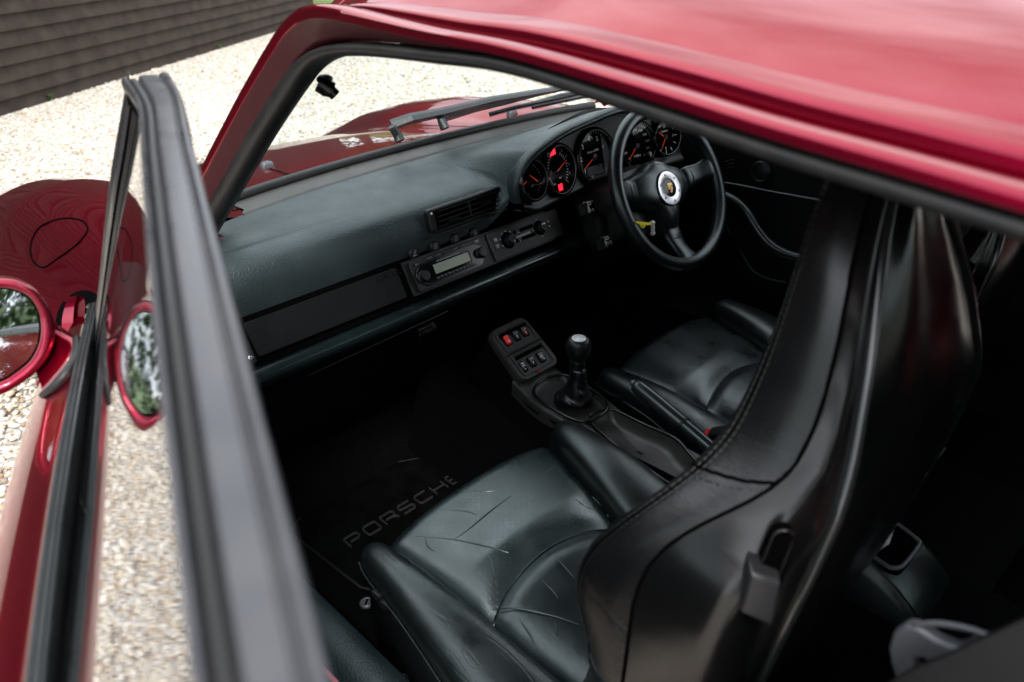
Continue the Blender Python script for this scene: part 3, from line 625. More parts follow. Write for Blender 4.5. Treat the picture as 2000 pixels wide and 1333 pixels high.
# ================================================================== DASHBOARD
dash = MB()
PP = [(.463, .8935), (.42, .893), (.34, .889), (.300, .8845), (.275, .8805), (.259, .8768), (.245, .8715), (.233, .8635), (.2235, .851), (.2175, .835), (.2145, .817), (.2135, .800), (.2135, .787)]
lipx = [(1019, 396), (1015, 372), (1021, 345), (1040, 315), (1070, 288.5), (1110, 262), (1160, 239), (1232, 213)]
ly = [.150, .148, .144, .139, .134, .129, .125, .122]
lipL = [ay(p, y) for p, y in zip(lipx, ly)]
XC = .347
lip = [p for p in lipL if p[0] < XC-.02]
lip = lip + [V(XC, lip[-1][1]-.001, lip[-1][2]+.006)] + [V(2*XC-p[0], p[1], p[2]) for p in lip[::-1]]
LP = spline(lip, 6)
_t = sorted([(p[0], p[2], p[1]) for p in LP[4:-4]])
_tx = [q[0] for q in _t]
def lipat(x): x = min(max(x, _tx[0]), _tx[-1]); return float(np.interp(x, _tx, [q[1] for q in _t])), float(np.interp(x, _tx, [q[2] for q in _t]))
rows = []
x_l = min(p[0] for p in LP)
for x in np.concatenate([np.linspace(-.62, x_l-.10, 30), np.linspace(x_l-.095, x_l+.12, 44), np.linspace(x_l+.13, .735, 34)]):
    y0 = yb(x)-.062; row = []
    w = sstep(x_l-.050, x_l+.045, x) if x < .5 else 1-sstep(2*XC-x_l-.045, 2*XC-x_l+.03, x)
    zl, yl = lipat(x)
    P2 = spline([V(a, b, 0) for a, b in PP], 3); n = len(P2)
    for i, q in enumerate(P2):
        y, z = q[0], q[1]; i3 = i/3
        yy = y + (y0-.463)*max(0, 1-i3/4)
        k = i/(n-1); kk = min(1, k/.86)
        py = y0*(1-kk) + (yl+.010)*kk; pz = .8935 + (max(zl, .86)+.0085-.8935)*(.55*kk+.45*sstep(0, 1, kk))
        if k > .86: py += (k-.86)*.02; pz -= (k-.86)*.06
        row.append((x, yy*(1-w)+py*w, z*(1-w)+pz*w))
    rows.append(row)
dash.grid(rows)
dashboard = part('dashboard', dash, M['vinyl'], ang=180, label='black leather grained dashboard pad')
# screen strip with screws
so = [V(x, yb(x)+.004, .8985) for x in np.linspace(-.43, .70, 40)]; si = [V(x, yb(x)-.064, .8965) for x in np.linspace(-.41, .70, 40)]
so[0] = so[0]+V(.03, -.045, 0); 
e = MB().grid([[p+V(0, 0, -.006) for p in so], so, [(a*.5+b*.5)+V(0, 0, .0008) for a, b in zip(so, si)], [b+V(0, .004, .0005) for b in si], si, [b+V(0, -.004, -.004) for b in si]])
strip = sub('screen_strip', e, M['strip'], dashboard, ang=60, label='brown grey strip along the foot of the windscreen')
for px in ((460, 411), (678, 330), (878, 270), (1050, 231)):
    p = az(px, .8975); f = Fr(p); s = part('screw', MB().lathe(f, [(.0062, 0), (.0062, .0008), (.0045, .0012), (.0035, -.0002), (.0001, -.0004)], 14), M['black'], ang=30)
    sub('head', MB().box(f, -.0022, .0022, -.0005, .0005, 0, .0014).box(f.turn(1.57), -.0022, .0022, -.0005, .0005, 0, .0013), M['chrome'], s, smooth=False)
# lower dash: panel plane
PF = Fr((0, .174, .724), (1, 0, 0), (0, .030, .057))
PH = .0644
e = MB().add([PF(a, b, -.006) for a, b in ((-.62, -.012), (.735, -.012), (.735, PH+.012), (-.62, PH+.012))], [[0, 1, 2, 3]]); sub('panel_backing', e, M['black'], dashboard, smooth=False)
roll = [(.215, .722), (.196, .7145), (.178, .7060), (.1655, .6970), (.1625, .6860), (.1665, .6760), (.176, .6690), (.190, .6660), (.225, .661), (.235, .655)]
e = MB().grid([[V(x, y, z) for y, z in [tuple(q[:2]) for q in spline([V(a, b, 0) for a, b in roll], 3)]] for x in np.linspace(-.62, .735, 30)])
sub('lower_roll', e, M['roll'], dashboard, ang=180, label='padded black roll along the lower dash edge')
e = MB().grid([[V(x, y, z) for y, z in ((.228, .665), (.222, .640), (.228, .634), (.262, .600), (.33, .50), (.36, .42), (.52, .25))] for x in np.linspace(-.62, .735, 4)])
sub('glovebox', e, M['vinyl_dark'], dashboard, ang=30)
sub('glovebox_edge', MB().tube([az((600, 735), .633), az((875, 608), .633)], .0016, 6), M['plastic'], dashboard)
p = pl((832, 645), (0, .245, .617), (0, -.7, .7)); f = Fr(p, (1, 0, 0), (0, .7, .7)); gl = part('glovebox_latch', MB().loft([[f(a, b, c) for a, b in rrect(.05*k, .022*k, .008*k)] for c, k in ((-.004, 1), (.004, 1), (.007, .9), (.003, .6))]), M['plastic'], ang=40)
sub('latch_pull', MB().box(f, -.012, .012, -.002, .003, .002, .008), M['plastic_gloss'], gl, smooth=False, bevel=.001)
# airbag panel
def uvp(px): return PF.uv(px)
aL, aR = uvp((475, 632))[0], uvp((796, 583))[0]
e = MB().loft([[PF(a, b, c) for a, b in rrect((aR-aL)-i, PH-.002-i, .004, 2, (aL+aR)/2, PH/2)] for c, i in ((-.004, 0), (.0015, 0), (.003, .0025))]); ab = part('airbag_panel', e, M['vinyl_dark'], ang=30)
f = PF.at(uvp((756, 537))[0], PH-.0125, .0028)
sub('airbag_lettering', MB().text(f, 'AIRBAG', .0135, 1.25, .0005), M['plastic_gloss'], ab, smooth=False)
f = Fr(ax((486, 700), -.553), (0, -1, .2), (0, .2, 1)); pb = part('panel_button', MB().lathe(Fr(PF(aL-.012, .006, .001), PF.u, PF.v), [(.0045, -.002), (.0045, .0015), (.0025, .002), (.0018, .0008), (.0001, .0008)], 16), M['chrome'], ang=40)
e = MB().box(PF, aL-.03, aL-.004, -.004, PH+.008, -.004, .0005); sub('end_panel', e, M['plastic'], dashboard, smooth=False, bevel=.001)
# radio
u0, u1 = uvp((791.7, 514.4))[0]+.002, uvp((952.9, 512.6))[0]
e = MB().box(PF, u0-.012, u1+.205, -.003, PH+.003, -.006, .0005); sub('centre_fascia', e, M['plastic'], dashboard, smooth=False, bevel=.001)
rw, rh = u1-u0, PH-.004; RF = PF.at((u0+u1)/2, PH/2-.001, .001)
def plate(fr, w, h, r, c0, c1, ch=.001): return MB().loft([[fr(a, b, c) for a, b in rrect(w-2*i, h-2*i, max(.0005, r-i), 3)] for c, i in ((c0, 0), (c1-ch, 0), (c1, ch))])
radio = part('radio', plate(RF, rw, rh, .004, -.004, .006), M['plastic'], ang=30, label='black car radio with a blank greenish display')
fl_ = [q[:2] for q in spline([V(-rw*.5+.004, 0, 0), V(-rw*.40, rh*.30, 0), V(-rw*.25, rh*.36, 0), V(rw*.25, rh*.36, 0), V(rw*.40, rh*.30, 0), V(rw*.5-.004, 0, 0), V(rw*.40, -rh*.36, 0), V(rw*.25, -rh*.42, 0), V(-rw*.25, -rh*.42, 0), V(-rw*.40, -rh*.36, 0)], 4, True)]
e = MB().loft([[RF(a*k, b*k, c) for a, b in fl_] for c, k in ((.004, 1), (.0085, 1), (.0095, .985))]); sub('fascia', e, M['plastic_gloss'], radio, ang=40)
e = MB().box(RF, -rw*.262, rw*.262, -.0105, .0125, .008, .0104); sub('display_surround', e, M['black'], radio, smooth=False, bevel=.0006)
e = MB().box(RF, -rw*.245, rw*.245, -.0085, .0105, .0095, .0109); sub('display', e, M['lcd'], radio, smooth=False)
for sx in (-1, 1):
    f = RF.at(sx*rw*.405, -.004 if sx < 0 else -.001, .008)
    sub('knob', MB().lathe(f, [(.0118, 0), (.0118, .003), (.0105, .004), (.0102, .012), (.0092, .0138), (.0001, .0142)], 28), M['plastic'], radio, ang=40)
for k in range(10):
    f = RF.at(-rw*.235+k*rw*.052, -.0165, .0085); sub('button', plate(f, .0082, .0052, .0012, 0, .0024, .0005), M['plastic'], radio, ang=30)
for k in range(5):
    f = RF.at(-rw*.235+k*rw*.1185, rh*.425, .0055); sub('button', plate(f, .0205, .0056, .0012, 0, .0022, .0005), M['plastic'], radio, ang=30)
f = RF.at(-rw*.42, rh*.37, .0055); sub('button', plate(f, .012, .0065, .0012, 0, .0022, .0005), M['plastic'], radio, ang=30); f2 = f.at(0, 0, .0025)
f = RF.at(rw*.43, rh*.40, .0055); sub('release_button', plate(f, .0105, .0062, .0012, 0, .0026, .0005), M['greyprint'], radio, ang=30)
e = MB()
e.text(RF.at(-.002, .0148, .0098), 'BECKER INDIANAPOLIS PRO', .0044, 1.15, .0002)
for k in range(10): e.box(RF.at(-rw*.235+k*rw*.052, -.0163, .0112), -.002, .002, -.0004, .0004, 0, .0002)
e.text(f2, 'CD', .0042, 1, .0002)
for k, w in enumerate(('RADIO', 'TP', '', 'TAPE', 'NAVI')):
    if w: e.text(RF.at(-rw*.235+k*rw*.1185, rh*.425, .0080), w, .0034, 1.1, .0001)
o = sub('radio_lettering', e, M['greyprint'], radio, smooth=False); o['kind'] = 'stuff'
# climate panel
c0, c1 = uvp((946, 459))[0], uvp((1098.7, 454))[0]
cw = c1-c0; CF = PF.at((c0+c1)/2, PH/2-.0005, .001)
clim = part('climate_panel', plate(CF, cw, PH-.003, .003, -.004, .0045), M['console_plastic'], ang=30, label='heater control panel with two rotary knobs and two sliders')
def cl(px): u, v = PF.uv(px); return u-(c0+c1)/2, v-(PH/2-.0005)
for px, r in (((992, 470), .0165), ((1053, 446), .0150)):
    u, v = cl(px); f = CF.at(u-.004, v, .0042)
    sub('knob_recess', MB().lathe(f, [(r*1.12, 0), (r*1.1, .0012), (r*.95, .0014), (r*.9, .0008), (.0001, .0008)], 32), M['black'], clim, ang=40)
    kb = f.at(.001, -.0005, .001)
    sub('knob', MB().lathe(kb, [(r*.80, 0), (r*.78, .006), (r*.62, .0075), (r*.60, .014), (r*.54, .0155), (.0001, .0158)], 32), M['plastic'], clim, ang=40)
e = MB()
u, v = cl((992, 470)); kf = CF.at(u-.003, v-.0005, .0212)
e.box(kf.at(.002, -.006).turn(.3), -.0007, .0007, -.003, .003, 0, .0002)
for a in (200, 160, 120, 85, 50): e.box(CF.at(u-.004+.0205*math.cos(R_(a)), v+.0205*math.sin(R_(a)), .0048), -.0013, .0013, -.0009, .0009, 0, .0003)
u, v = cl((1053, 446)); kf = CF.at(u-.003, v-.0005, .0206)
for a in (45, 135, 225, 315): e.lathe(kf.at(.0036*math.cos(R_(a)), .0030+.0036*math.sin(R_(a))), [(.0027, 0), (.0027, .0002)], 10)
e.box(kf.at(0, -.0045).turn(-.5), -.0005, .0005, -.003, .003, 0, .0002)
for a in (90, 180, 270): e.lathe(CF.at(u-.004+.0195*math.cos(R_(a)), v+.0195*math.sin(R_(a)), .0046), [(.0012, 0), (.0012, .0003)], 8)
for px, kind in (((1008, 454), 'up'), ((1013, 470), 'dn')):
    u, v = cl(px); f = CF.at(u-.001, v, .0046)
    s = 1 if kind == 'up' else -1
    P = [f(a*1.0, s*b, .0012) for a, b in ((-.0035, -.0028), (.0035, -.0028), (0, .0034))]
    e.tube(P, .00055, 5, True)
for k in range(13): u, v = cl((1006+k*2.15, 466-k*.88)); e.box(CF.at(u, v, .0046).turn(-.18), -.0006, .0006, -.0027, .0027, 0, .0002)
for px in ((964, 471), (968, 483)):
    u, v = cl(px); f = CF.at(u, v, .0075)
    e.tube([f(.0032*math.cos(a), .0022*math.sin(a), 0) for a in np.linspace(.2, 2.9, 8)], .0006, 5); e.box(f, -.0025, .0025, -.0024, -.0016, -.0003, .0003)
for px in ((1067, 434.5), (1070, 444)):
    u, v = cl(px); f = CF.at(u, v, .0058); e.tube([f(.0022*math.cos(a), .0022*math.sin(a), 0) for a in np.linspace(0, 6.28, 9)[:-1]], .0006, 5, True)
sub('climate_lettering', e, M['white'], clim, smooth=False)
for px in ((964, 471), (968, 483), (1067, 434.5), (1070, 444)):
    u, v = cl(px); f = CF.at(u, v, .004); sub('button', plate(f, .0125 if px[0] < 1000 else .009, .0105 if px[0] < 1000 else .0085, .001, 0, .0034 if px[0] < 1000 else .0018, .0006), M['plastic_gloss'], clim, ang=30)
for (a, b), dy in zip((((998, 457), (1035, 443)), ((1003, 473), (1040, 459))), (0, 0)):
    ua, va = cl(a); ub, vb = cl(b); f = CF.at((ua+ub)/2+.003, (va+vb)/2, .0042).turn(math.atan2(vb-va, ub-ua))
    sub('slider_slot', plate(f, math.hypot(ub-ua, vb-va)+.004, .0085, .004, 0, .0009, .0004), M['black'], clim, ang=30)
    sub('slider', plate(f.at(-math.hypot(ub-ua, vb-va)*.3, 0, .0005), .013, .0065, .003, 0, .0014, .0004), M['plastic'], clim, ang=30)
for px in ((952, 467), (961, 497)):
    u, v = cl(px); sub('screw', MB().lathe(CF.at(u, v, .0042), [(.0018, 0), (.0018, .0006), (.0001, .0006)], 10), M['black'], clim)
# centre vent
VF = Fr(ay((908, 412), .2095), (1, 0, .015), (0, .18, 1))
def vq(px): return VF.uv(px)
vc = [vq(p) for p in ((834, 408), (974, 366), (984, 404), (838, 462))]
vw = (abs(vc[1][0]-vc[0][0])+abs(vc[2][0]-vc[3][0]))/2; vh = ((vc[0][1]-vc[3][1])+(vc[1][1]-vc[2][1]))/2
mu_, mv_ = np.mean([c[0] for c in vc]), np.mean([c[1] for c in vc])
GF = VF.at(mu_, mv_, .003)
vent = part('air_vent', MB().loft([[GF(a, b, c) for a, b in rrect(vw*k+d, vh*k2+d, .010, 4)] for c, k, k2, d in ((-.012, 1, 1, 0), (.0015, 1, 1, 0), (.0035, 1, 1, -.004), (.0035, 1, 1, -.008), (.001, 1, 1, -.011))]), M['plastic'], ang=40, label='central dash air vent with angled slats and two thumb tabs')
sub('vent_recess', MB().box(GF, -vw/2+.017, vw/2-.017, -vh/2+.006, vh/2-.006, .0005, .0016), M['black'], vent, smooth=False)
for k in range(4):
    b = vh*(.5-.2*(k+1)); f = GF.at(0, b, .002)
    sub('slat', MB().loft([[GF(a, b+q[0], q[1]) for q in ((-.0015, .0015), (.0020, .0095), (.0032, .0090), (.0008, .0015))] for a in np.linspace(-vw/2+.018, vw/2-.018, 3)]), M['plastic'], vent, smooth=False)
sub('divider', MB().box(GF, -.0015, .0015, -vh/2+.01, vh/2-.008, .0015, .0105), M['plastic'], vent, smooth=False)
for a, b in ((-vw*.24, -vh*.17), (vw*.22, vh*.05)):
    f = GF.at(a, b, .008); sub('thumb_tab', MB().loft([[f(q, y, z) for y, z in ((-.003, 0), (-.0034, .005), (0, .0065), (.003, .005), (.003, 0))] for q in np.linspace(-.0135, .0135, 5)]), M['plastic_gloss'], vent, ang=50)
for px in ((838, 417.5), (977.5, 372.5)):
    f = Fr(VF(*VF.uv(px), .0075), VF.u, VF.v); sub('marker_dot', MB().lathe(f, [(.0026, 0), (.0026, .0012), (.0001, .0014)], 12), M['white'], vent)
e = MB().tube([GF(a, -vh/2-.006, -.002) for a in np.linspace(-vw/2-.01, vw/2+.01, 6)], .0022, 6); sub('lower_lip', e, M['plastic'], vent)
# four round push switches
SF = Fr((0, .2105, .800), (1, 0, 0), (0, .02, .12))
for k, (px, lab) in enumerate((((808, 496), 'round switch with cigarette lighter symbol, first from the left'), ((849, 483), 'round rear fog lamp switch, second from the left'), ((889, 468), 'round front fog lamp switch, third from the left'), ((926, 456), 'round heated window switch nearest the steering wheel'))):
    f = Fr(SF(*SF.uv(px), .002), SF.u, SF.v)
    w = part('round_switch', MB().lathe(f, [(.0122, -.010), (.0122, .0), (.0114, .0010), (.0102, .0004), (.0098, .0008), (.0090, .0013), (.0001, .0014)], 28), M['plastic'], ang=50, label=lab)
    q = f.at(0, 0, .0015); e = MB()
    if k == 0: e.box(q.at(0, -.003), -.0045, .0045, -.0012, .0012, 0, .0002); e.box(q.at(.0005, .002).turn(-.5), -.0008, .0008, -.0028, .0035, 0, .0002)
    elif k == 1:
        e.tube([q(-.0022+.0022*math.cos(a), .0042*math.sin(a), 0) for a in np.linspace(0, 6.28, 11)[:-1]], .0005, 5, True)
        for y in (-.0025, 0, .0025): e.box(q, .0012, .0042, y-.0005, y+.0005, 0, .0002)
        e.box(q, .0026, .0033, -.0045, .0045, 0, .0003)
    elif k == 2:
        e.tube([q(.0022+.0022*math.cos(a), .0035*math.sin(a), 0) for a in np.linspace(0, 6.28, 11)[:-1]], .0005, 5, True)
        for y in (-.0025, 0, .0025): e.box(q.turn(.15), -.0042, -.0012, y-.0005, y+.0005, 0, .0002)
    else:
        e.tube([q(a, b, 0) for a, b in rrect(.009, .0075, .0015, 2)], .0005, 5, True)
        for x in (-.002, 0, .002): e.box(q, x-.0004, x+.0004, -.002, .002, 0, .0002)
    sub('symbol', e, M['greyprint'], w, smooth=False)
# ---- instrument binnacle
cen = V(XC, .14, .86)
def off(P, d, dy, zf=None, xs=1.):
    out = []
    for i, p in enumerate(P):
        a, b = P[max(0, i-1)], P[min(len(P)-1, i+1)]; t = b-a; n = nrm(V(-t[2], 0, t[0]))
        q = p + n*d + V(0, dy, 0)
        if zf is not None: q = V(XC+(q[0]-XC)*xs, q[1], .872+(q[2]-.872)*zf)
        out.append(q)
    return out
bo = MB().grid([off(LP, -.006, .045), off(LP, -.004, .006), off(LP, -.0015, .0), off(LP, .002, -.0015), off(LP, .006, .002), off(LP, .0090, .008), off(LP, .0100, .016), off(LP, .006, .030)])
binn = part('binnacle', bo, M['vinyl'], ang=180, label='black leather hood over the five instruments')
sub('lip_stitching', MB().tube(off(LP, .0062, .0025), .0009, 5), M['plastic'], binn)
sub('lip_groove', MB().tube(off(LP, -.0012, -.0004), .0016, 6), M['black'], binn)
gx = [.11, .213, .35, .483, .574]; gy = [.155, .175, .185, .17, .15]
def yg(x): return float(np.interp(x, [-.02, *gx, .70], [.146, *gy, .13]))
rows = []
lx = [p[0] for p in LP]; lz = [p[2] for p in LP]
xl = max(lx[:len(lx)//2])  # noqa
o_ = np.argsort(lx); slx = np.array(lx)[o_]; slz = np.array(lz)[o_]
xm_ = min(lx); bz_ = lambda x: .016*(1-sstep(.004, .05, x-xm_))
for x in np.linspace(xm_+.005, max(lx)-.001, 48):
    zt = float(np.interp(x, slx, slz))-.002
    zs = [z+bz_(x) for z in (.808, .809, .813, .819, .825, .829)] + list(np.linspace(.834+bz_(x), max(.836+bz_(x), zt), 8)); dy = [.030, .010, -.004, -.008, -.006, -.002] + [0]*8
    rows.append([(x, yg(x)+.004+d+(z-.875)*.2, z) for z, d in zip(zs, dy)])
sub('gauge_panel', MB().grid(rows), M['plastic'], binn, ang=60)
gauge_px = [(1038, 352), (1090, 332), (1160, 307), (1243, 285), (1299, 268)]
gr = [.0415, .0530, .0615, .0540, .0425]
glab = ['small gauge with two orange needles, first from the left', 'gauge with two lit red warning lamps', 'rev counter with numerals up to seven, largest gauge', 'speedometer half behind the steering wheel rim', 'small clock gauge at the right end of the row']
for i, (px, r) in enumerate(zip(gauge_px, gr)):
    c = ay(px, gy[i]); sl = (yg(c[0]+.02)-yg(c[0]-.02))/.04
    f = Fr(c + V(0, -.002, 0), (1, sl, 0), (0, .2, 1))
    bz = MB().lathe(f, [(r*1.10, -.002), (r*1.10, .004), (r*1.06, .0095), (r*1.02, .0105), (r*.985, .0085), (r*.965, -.004)], 48, False)
    ga = part('gauge', bz, M['plastic_gloss'], ang=50, label=glab[i])
    sub('bezel_ring', MB().lathe(f, [(r*.985, .0083), (r*.975, .0095), (r*.955, .0083)], 48, False), M['grey_metal'], ga, ang=180)
    sub('dial', MB().lathe(f, [(r*.97, -.003), (.0001, -.003)], 40, False), M['black'], ga)
    e = MB(); d = f.at(0, 0, -.0026)
    def num(t, a, rad, s): e.text(d.at(r*rad*math.cos(R_(a)), r*rad*math.sin(R_(a))), t, r*s, 1.1, .0001)
    def ticks(a0, a1, n, r0, r1, w=.0006):
        for k in range(n):
            a = R_(a0+(a1-a0)*k/(n-1)); q = d.at(r*math.cos(a)*(r0+r1)/2, r*math.sin(a)*(r0+r1)/2).turn(a)
            e.box(q, -r*(r1-r0)/2, r*(r1-r0)/2, -w, w, 0, .0002)
    needles = []
    if i == 2:
        for k in range(8): num(str(k), 253-38.3*k, .70, .24)
        ticks(253, 0, 30, .86, .95); e.text(d.at(0, r*.22), '1/min x1000', r*.12, 1.1, .0001); needles = [(0, 0, 207, .72, 1)]
        sub('trip_display', MB().loft([[d(a+0, b-r*.48, c) for a, b in rrect(r*.9, r*.36, .003)] for c in (0, .0008)]), M['plastic_gloss'], ga, ang=30)
    elif i == 3:
        for k, t in enumerate(range(0, 201, 20)): num(str(t), 225-27*k, .68, .15)
        ticks(225, -45, 41, .86, .95, .0004); e.text(d.at(0, -r*.45), 'MPH', r*.17, 1.2, .0001); needles = [(0, 0, 225, .72, 1)]
    elif i == 4:
        ticks(0, 330, 12, .72, .92, .0007); num('12', 90, .60, .2); num('6', 270, .62, .2); num('3', 0, .62, .2); e.text(d.at(0, r*.33), 'QUARTZ', r*.12, 1, .0001); needles = [(0, 0, 240, .72, 1), (-r*.25, r*.15, 140, .3, .9)]
    elif i == 1:
        ticks(60, -50, 12, .62, .74, .0005); ticks(120, 230, 12, .62, .74, .0005)
        for k, t in enumerate(('5', '4', '3', '2', '1')): num(t, 55-26*k, .84, .13)
        num('C', 235, .62, .13); num('bar', 285, .35, .12); needles = [(-r*.62, 0, 240, .62, .9), (r*.05, r*.02, 22, .62, .9)]
        lamp = [(a, b) for a, b in ((-.34, .80), (-.05, .93), (.02, .62), (-.22, .52))]
        lm = sub('warning_lamp', MB().prism(d, [(r*(a+.02), r*(b)) for a, b in ((-.45, .62), (-.22, .88), (.02, .92), (.02, .66))], 0, .0008), M['red_lamp'], ga, smooth=False, label='red lit lamp at the top of the dial')
        sub('warning_lamp', MB().prism(d, [(r*a, r*b) for a, b in ((-.16, -.86), (.12, -.86), (.12, -.58), (-.16, -.58))], 0, .0008), M['red_lamp'], ga, smooth=False, label='red lit lamp at the foot of the dial')
        e.text(d.at(-r*.10, r*.72, .0008), '!', r*.2, 1.2, .0001); e.tube([d.at(-r*.02, -r*.72, .0009)(r*.08*math.cos(a), r*.08*math.sin(a)) for a in np.linspace(0, 6.28, 11)[:-1]], .0004, 5, True)
    else:
        ticks(120, 235, 9, .70, .82, .0006); ticks(60, -55, 9, .70, .82, .0006); num('1/2', 270, .30, .14); needles = [(-r*.85, -r*.12, 22, .45, .9), (r*.35, -r*.10, 140, .6, .9)]
    sub('dial_print', e, M['greyprint'] if i in (0,) else M['white'], ga, smooth=False)
    for cx, cy_, a, l, w in needles:
        q = d.at(cx, cy_, .0022).turn(R_(a)); nb = sub('needle', MB().loft([[q(x, y, z) for y, z in ((-w*.0011*k, 0), (w*.0011*k, 0), (0, .0010))] for x, k in ((-r*.14, 1.2), (0, 1.3), (r*l, .7))]), M['needle'], ga, smooth=False)
    for cx, cy_, a, l, w in needles[:1]: sub('needle_hub', MB().lathe(d.at(cx, cy_, .002), [(r*.13, -.002), (r*.13, .002), (r*.11, .003), (.0001, .003)], 18), M['plastic'], ga, ang=40)
    sub('gauge_glass', MB().lathe(f, [(r*.97, .006), (r*.5, .0068), (.0001, .007)], 32, False), M['gauge_glass'], ga, ang=180)
for px in ((1070, 303), (1279, 238)):
    c = ay(px, .165); sub('stud', MB().lathe(Fr(c, (1, 0, 0), (0, .2, 1)), [(.0055, 0), (.005, .003), (.002, .0034), (.0001, .003)], 12), M['plastic'], binn)
c = ay((1268, 308), .150); f = Fr(c, (1, 0, 0), (0, .2, 1)); sub('dimmer_switch', MB().loft([[f(a*k, b*k, z) for a, b in rrect(.012, .026, .002)] for z, k in ((-.006, 1), (.005, 1), (.007, .8))]), M['plastic_gloss'], binn, ang=40)
# ---- steering wheel
WT = R_(26)
WF = Fr((.3885, 0, .8277), (1, 0, 0), (0, math.sin(WT), math.cos(WT))).turn(R_(-5))
RR = .1715
def rimr(a): return .0158 + .0016*math.cos(3*(a-R_(90)))*0 + .0012*(math.exp(-((a-R_(20)) % 6.283)**2*8))
rim = MB(); pth = [WF(RR*math.cos(a), RR*math.sin(a)) for a in np.linspace(0, 2*math.pi, 97)[:-1]]
rings = []
for k, a in enumerate(np.linspace(0, 2*math.pi, 97)[:-1]):
    c, s = math.cos(a), math.sin(a); rings.append([WF((RR+.0150*math.cos(t))*c, (RR+.0150*math.cos(t))*s, .0165*math.sin(t)) for t in np.linspace(0, 2*math.pi, 17)[:-1]])
rim.loft(rings, True, False, True)
sw = part('steering_wheel', rim, M['leather_fine'], ang=180, label='black leather three spoke steering wheel with silver centre ring')
spk = [R_(8), R_(172), R_(270)]
hub = MB(); rr = []
for sc_, h in ((.80, -.050), (1.0, -.046), (1.02, -.034), (1.0, -.022), (.95, -.013), (.86, -.006), (.72, -.001), (.55, .002), (.36, .003), (.34, .0025)):
    ring = []
    for k in range(120):
        a = 2*math.pi*k/120; r = .058
        for s in spk:
            d = (a-s+math.pi) % (2*math.pi) - math.pi; r += (.056 if s != spk[2] else .056)*math.exp(-(d/(.50 if s != spk[2] else .38))**2)
        r += .012*math.exp(-((a-R_(90))/.8)**2)
        dip = -.012*max(0, (r*sc_-.06)/.05)
        ring.append(WF(r*sc_*math.cos(a), r*sc_*math.sin(a), h-.008+dip))
    rr.append(ring)
hub.loft(rr, True, True); sub('hub_pad', hub, M['leather_fine'], sw, ang=180)
for s in spk:
    q = WF.turn(s); e = MB(); rings = []
    for x, w, h, c in ((.085, .0255, .014, -.032), (.106, .0265, .0145, -.030), (.112, .0270, .015, -.0295), (.125, .0235, .0148, -.025), (.140, .0220, .014, -.016), (.152, .0245, .0135, -.007), (.163, .033, .012, -.001), (.170, .042, .009, .0)):
        rings.append([q(x, w*math.copysign(abs(math.cos(t))**.8, math.cos(t)), c+h*math.copysign(abs(math.sin(t))**.8, math.sin(t))) for t in np.linspace(0, 2*math.pi, 21)[:-1]])
    e.loft(rings); sub('spoke', e, M['leather_fine'], sw, ang=180)
    e = MB().tube([q(.1105, .0272*math.cos(t), -.0297+.0152*math.sin(t)) for t in np.linspace(0, 2*math.pi, 25)[:-1]], .0011, 5, True); sub('spoke_seam', e, M['black'], sw)
rf = WF.at(0, 0, -.0045)
sub('centre_ring', MB().lathe(rf, [(.0385, -.004), (.0385, .0015), (.0372, .0026), (.0215, .0036), (.0200, .0028), (.0200, -.002)], 56, False), M['silver'], sw, ang=35)
sub('ring_groove', MB().lathe(rf, [(.0405, -.002), (.0405, .0002), (.0385, .0004)], 56, False), M['black'], sw)
cap_ = [(.0198, -.002), (.0198, .002), (.0150, .0032), (.0001, .0040)]
sub('horn_button', MB().lathe(rf, cap_, 40), M['plastic_gloss'], sw, ang=60)
for k in range(6):
    a = R_(100-60*k); q = rf.at(.0297*math.cos(a), .0297*math.sin(a), .0028)
    sub('ring_screw', MB().lathe(q, [(.0030, 0), (.0030, .0007), (.0018, .0009), (.0013, -.0002), (.0001, -.0002)], 14), M['grey_metal'], sw, ang=40)
# crest: gilt shield with striped and antlered quarters
sf = rf.at(0, 0, .0038)
sh = [(-.0078, .0098), (0, .0106), (.0078, .0098), (.0080, .0010), (.0062, -.0058), (0, -.0112), (-.0062, -.0058), (-.0080, .0010)]
cst = sub('crest', MB().loft([[sf(a*k, b*k, c) for a, b in [q[:2] for q in spline([V(*p, 0) for p in sh], 2, True)]] for c, k in ((-.001, 1), (.0008, 1), (.0011, .94))]), M['gold'], sw, smooth=False, label='small gilt crest with red and black stripes')
e = MB()
for sx, sy in ((1, 1), (-1, -1)):
    for k in range(2): e.box(sf.at(sx*.0040, sy*.0042-.0008+ (k-.5)*.0040), -.0030, .0030, -.0009, .0009, .0009, .0014)
o = obj('crest_stripes', e, M['red'], smooth=False); o.parent = sw
e = MB()
for sx, sy in ((1, 1), (-1, -1)): e.box(sf.at(sx*.0040, sy*.0042-.0008), -.0030, .0030, -.0008, .0008, .0009, .0014)
for sx, sy in ((-1, 1), (1, -1)):
    for k in range(3): e.tube([sf(sx*.0040-.0026, sy*.0042-.001+(k-1)*.0022, .0013), sf(sx*.0040, sy*.0042-.0016+(k-1)*.0022, .0013), sf(sx*.0040+.0026, sy*.0042-.001+(k-1)*.0022, .0013)], .0004, 4)
o = obj('crest_horns', e, M['black'], smooth=False); o.parent = sw
e = MB().loft([[sf(a*.36, b*.36, c) for a, b in sh] for c in (.0010, .0018)]); e2 = MB().tube([sf(-.0010, -.0022, .0021), sf(.0002, -.0006, .0021), sf(-.0004, .0008, .0021), sf(.0010, .0024, .0021)], .0006, 5)
o = obj('crest_inner_shield', e, M['gold'], smooth=False); o.parent = sw; o = obj('crest_horse', e2, M['black'], smooth=False); o.parent = sw
for o in COL.objects:
    if o.parent == sw and o.name.startswith('crest_'): o.matrix_parent_inverse = Matrix.Identity(4)
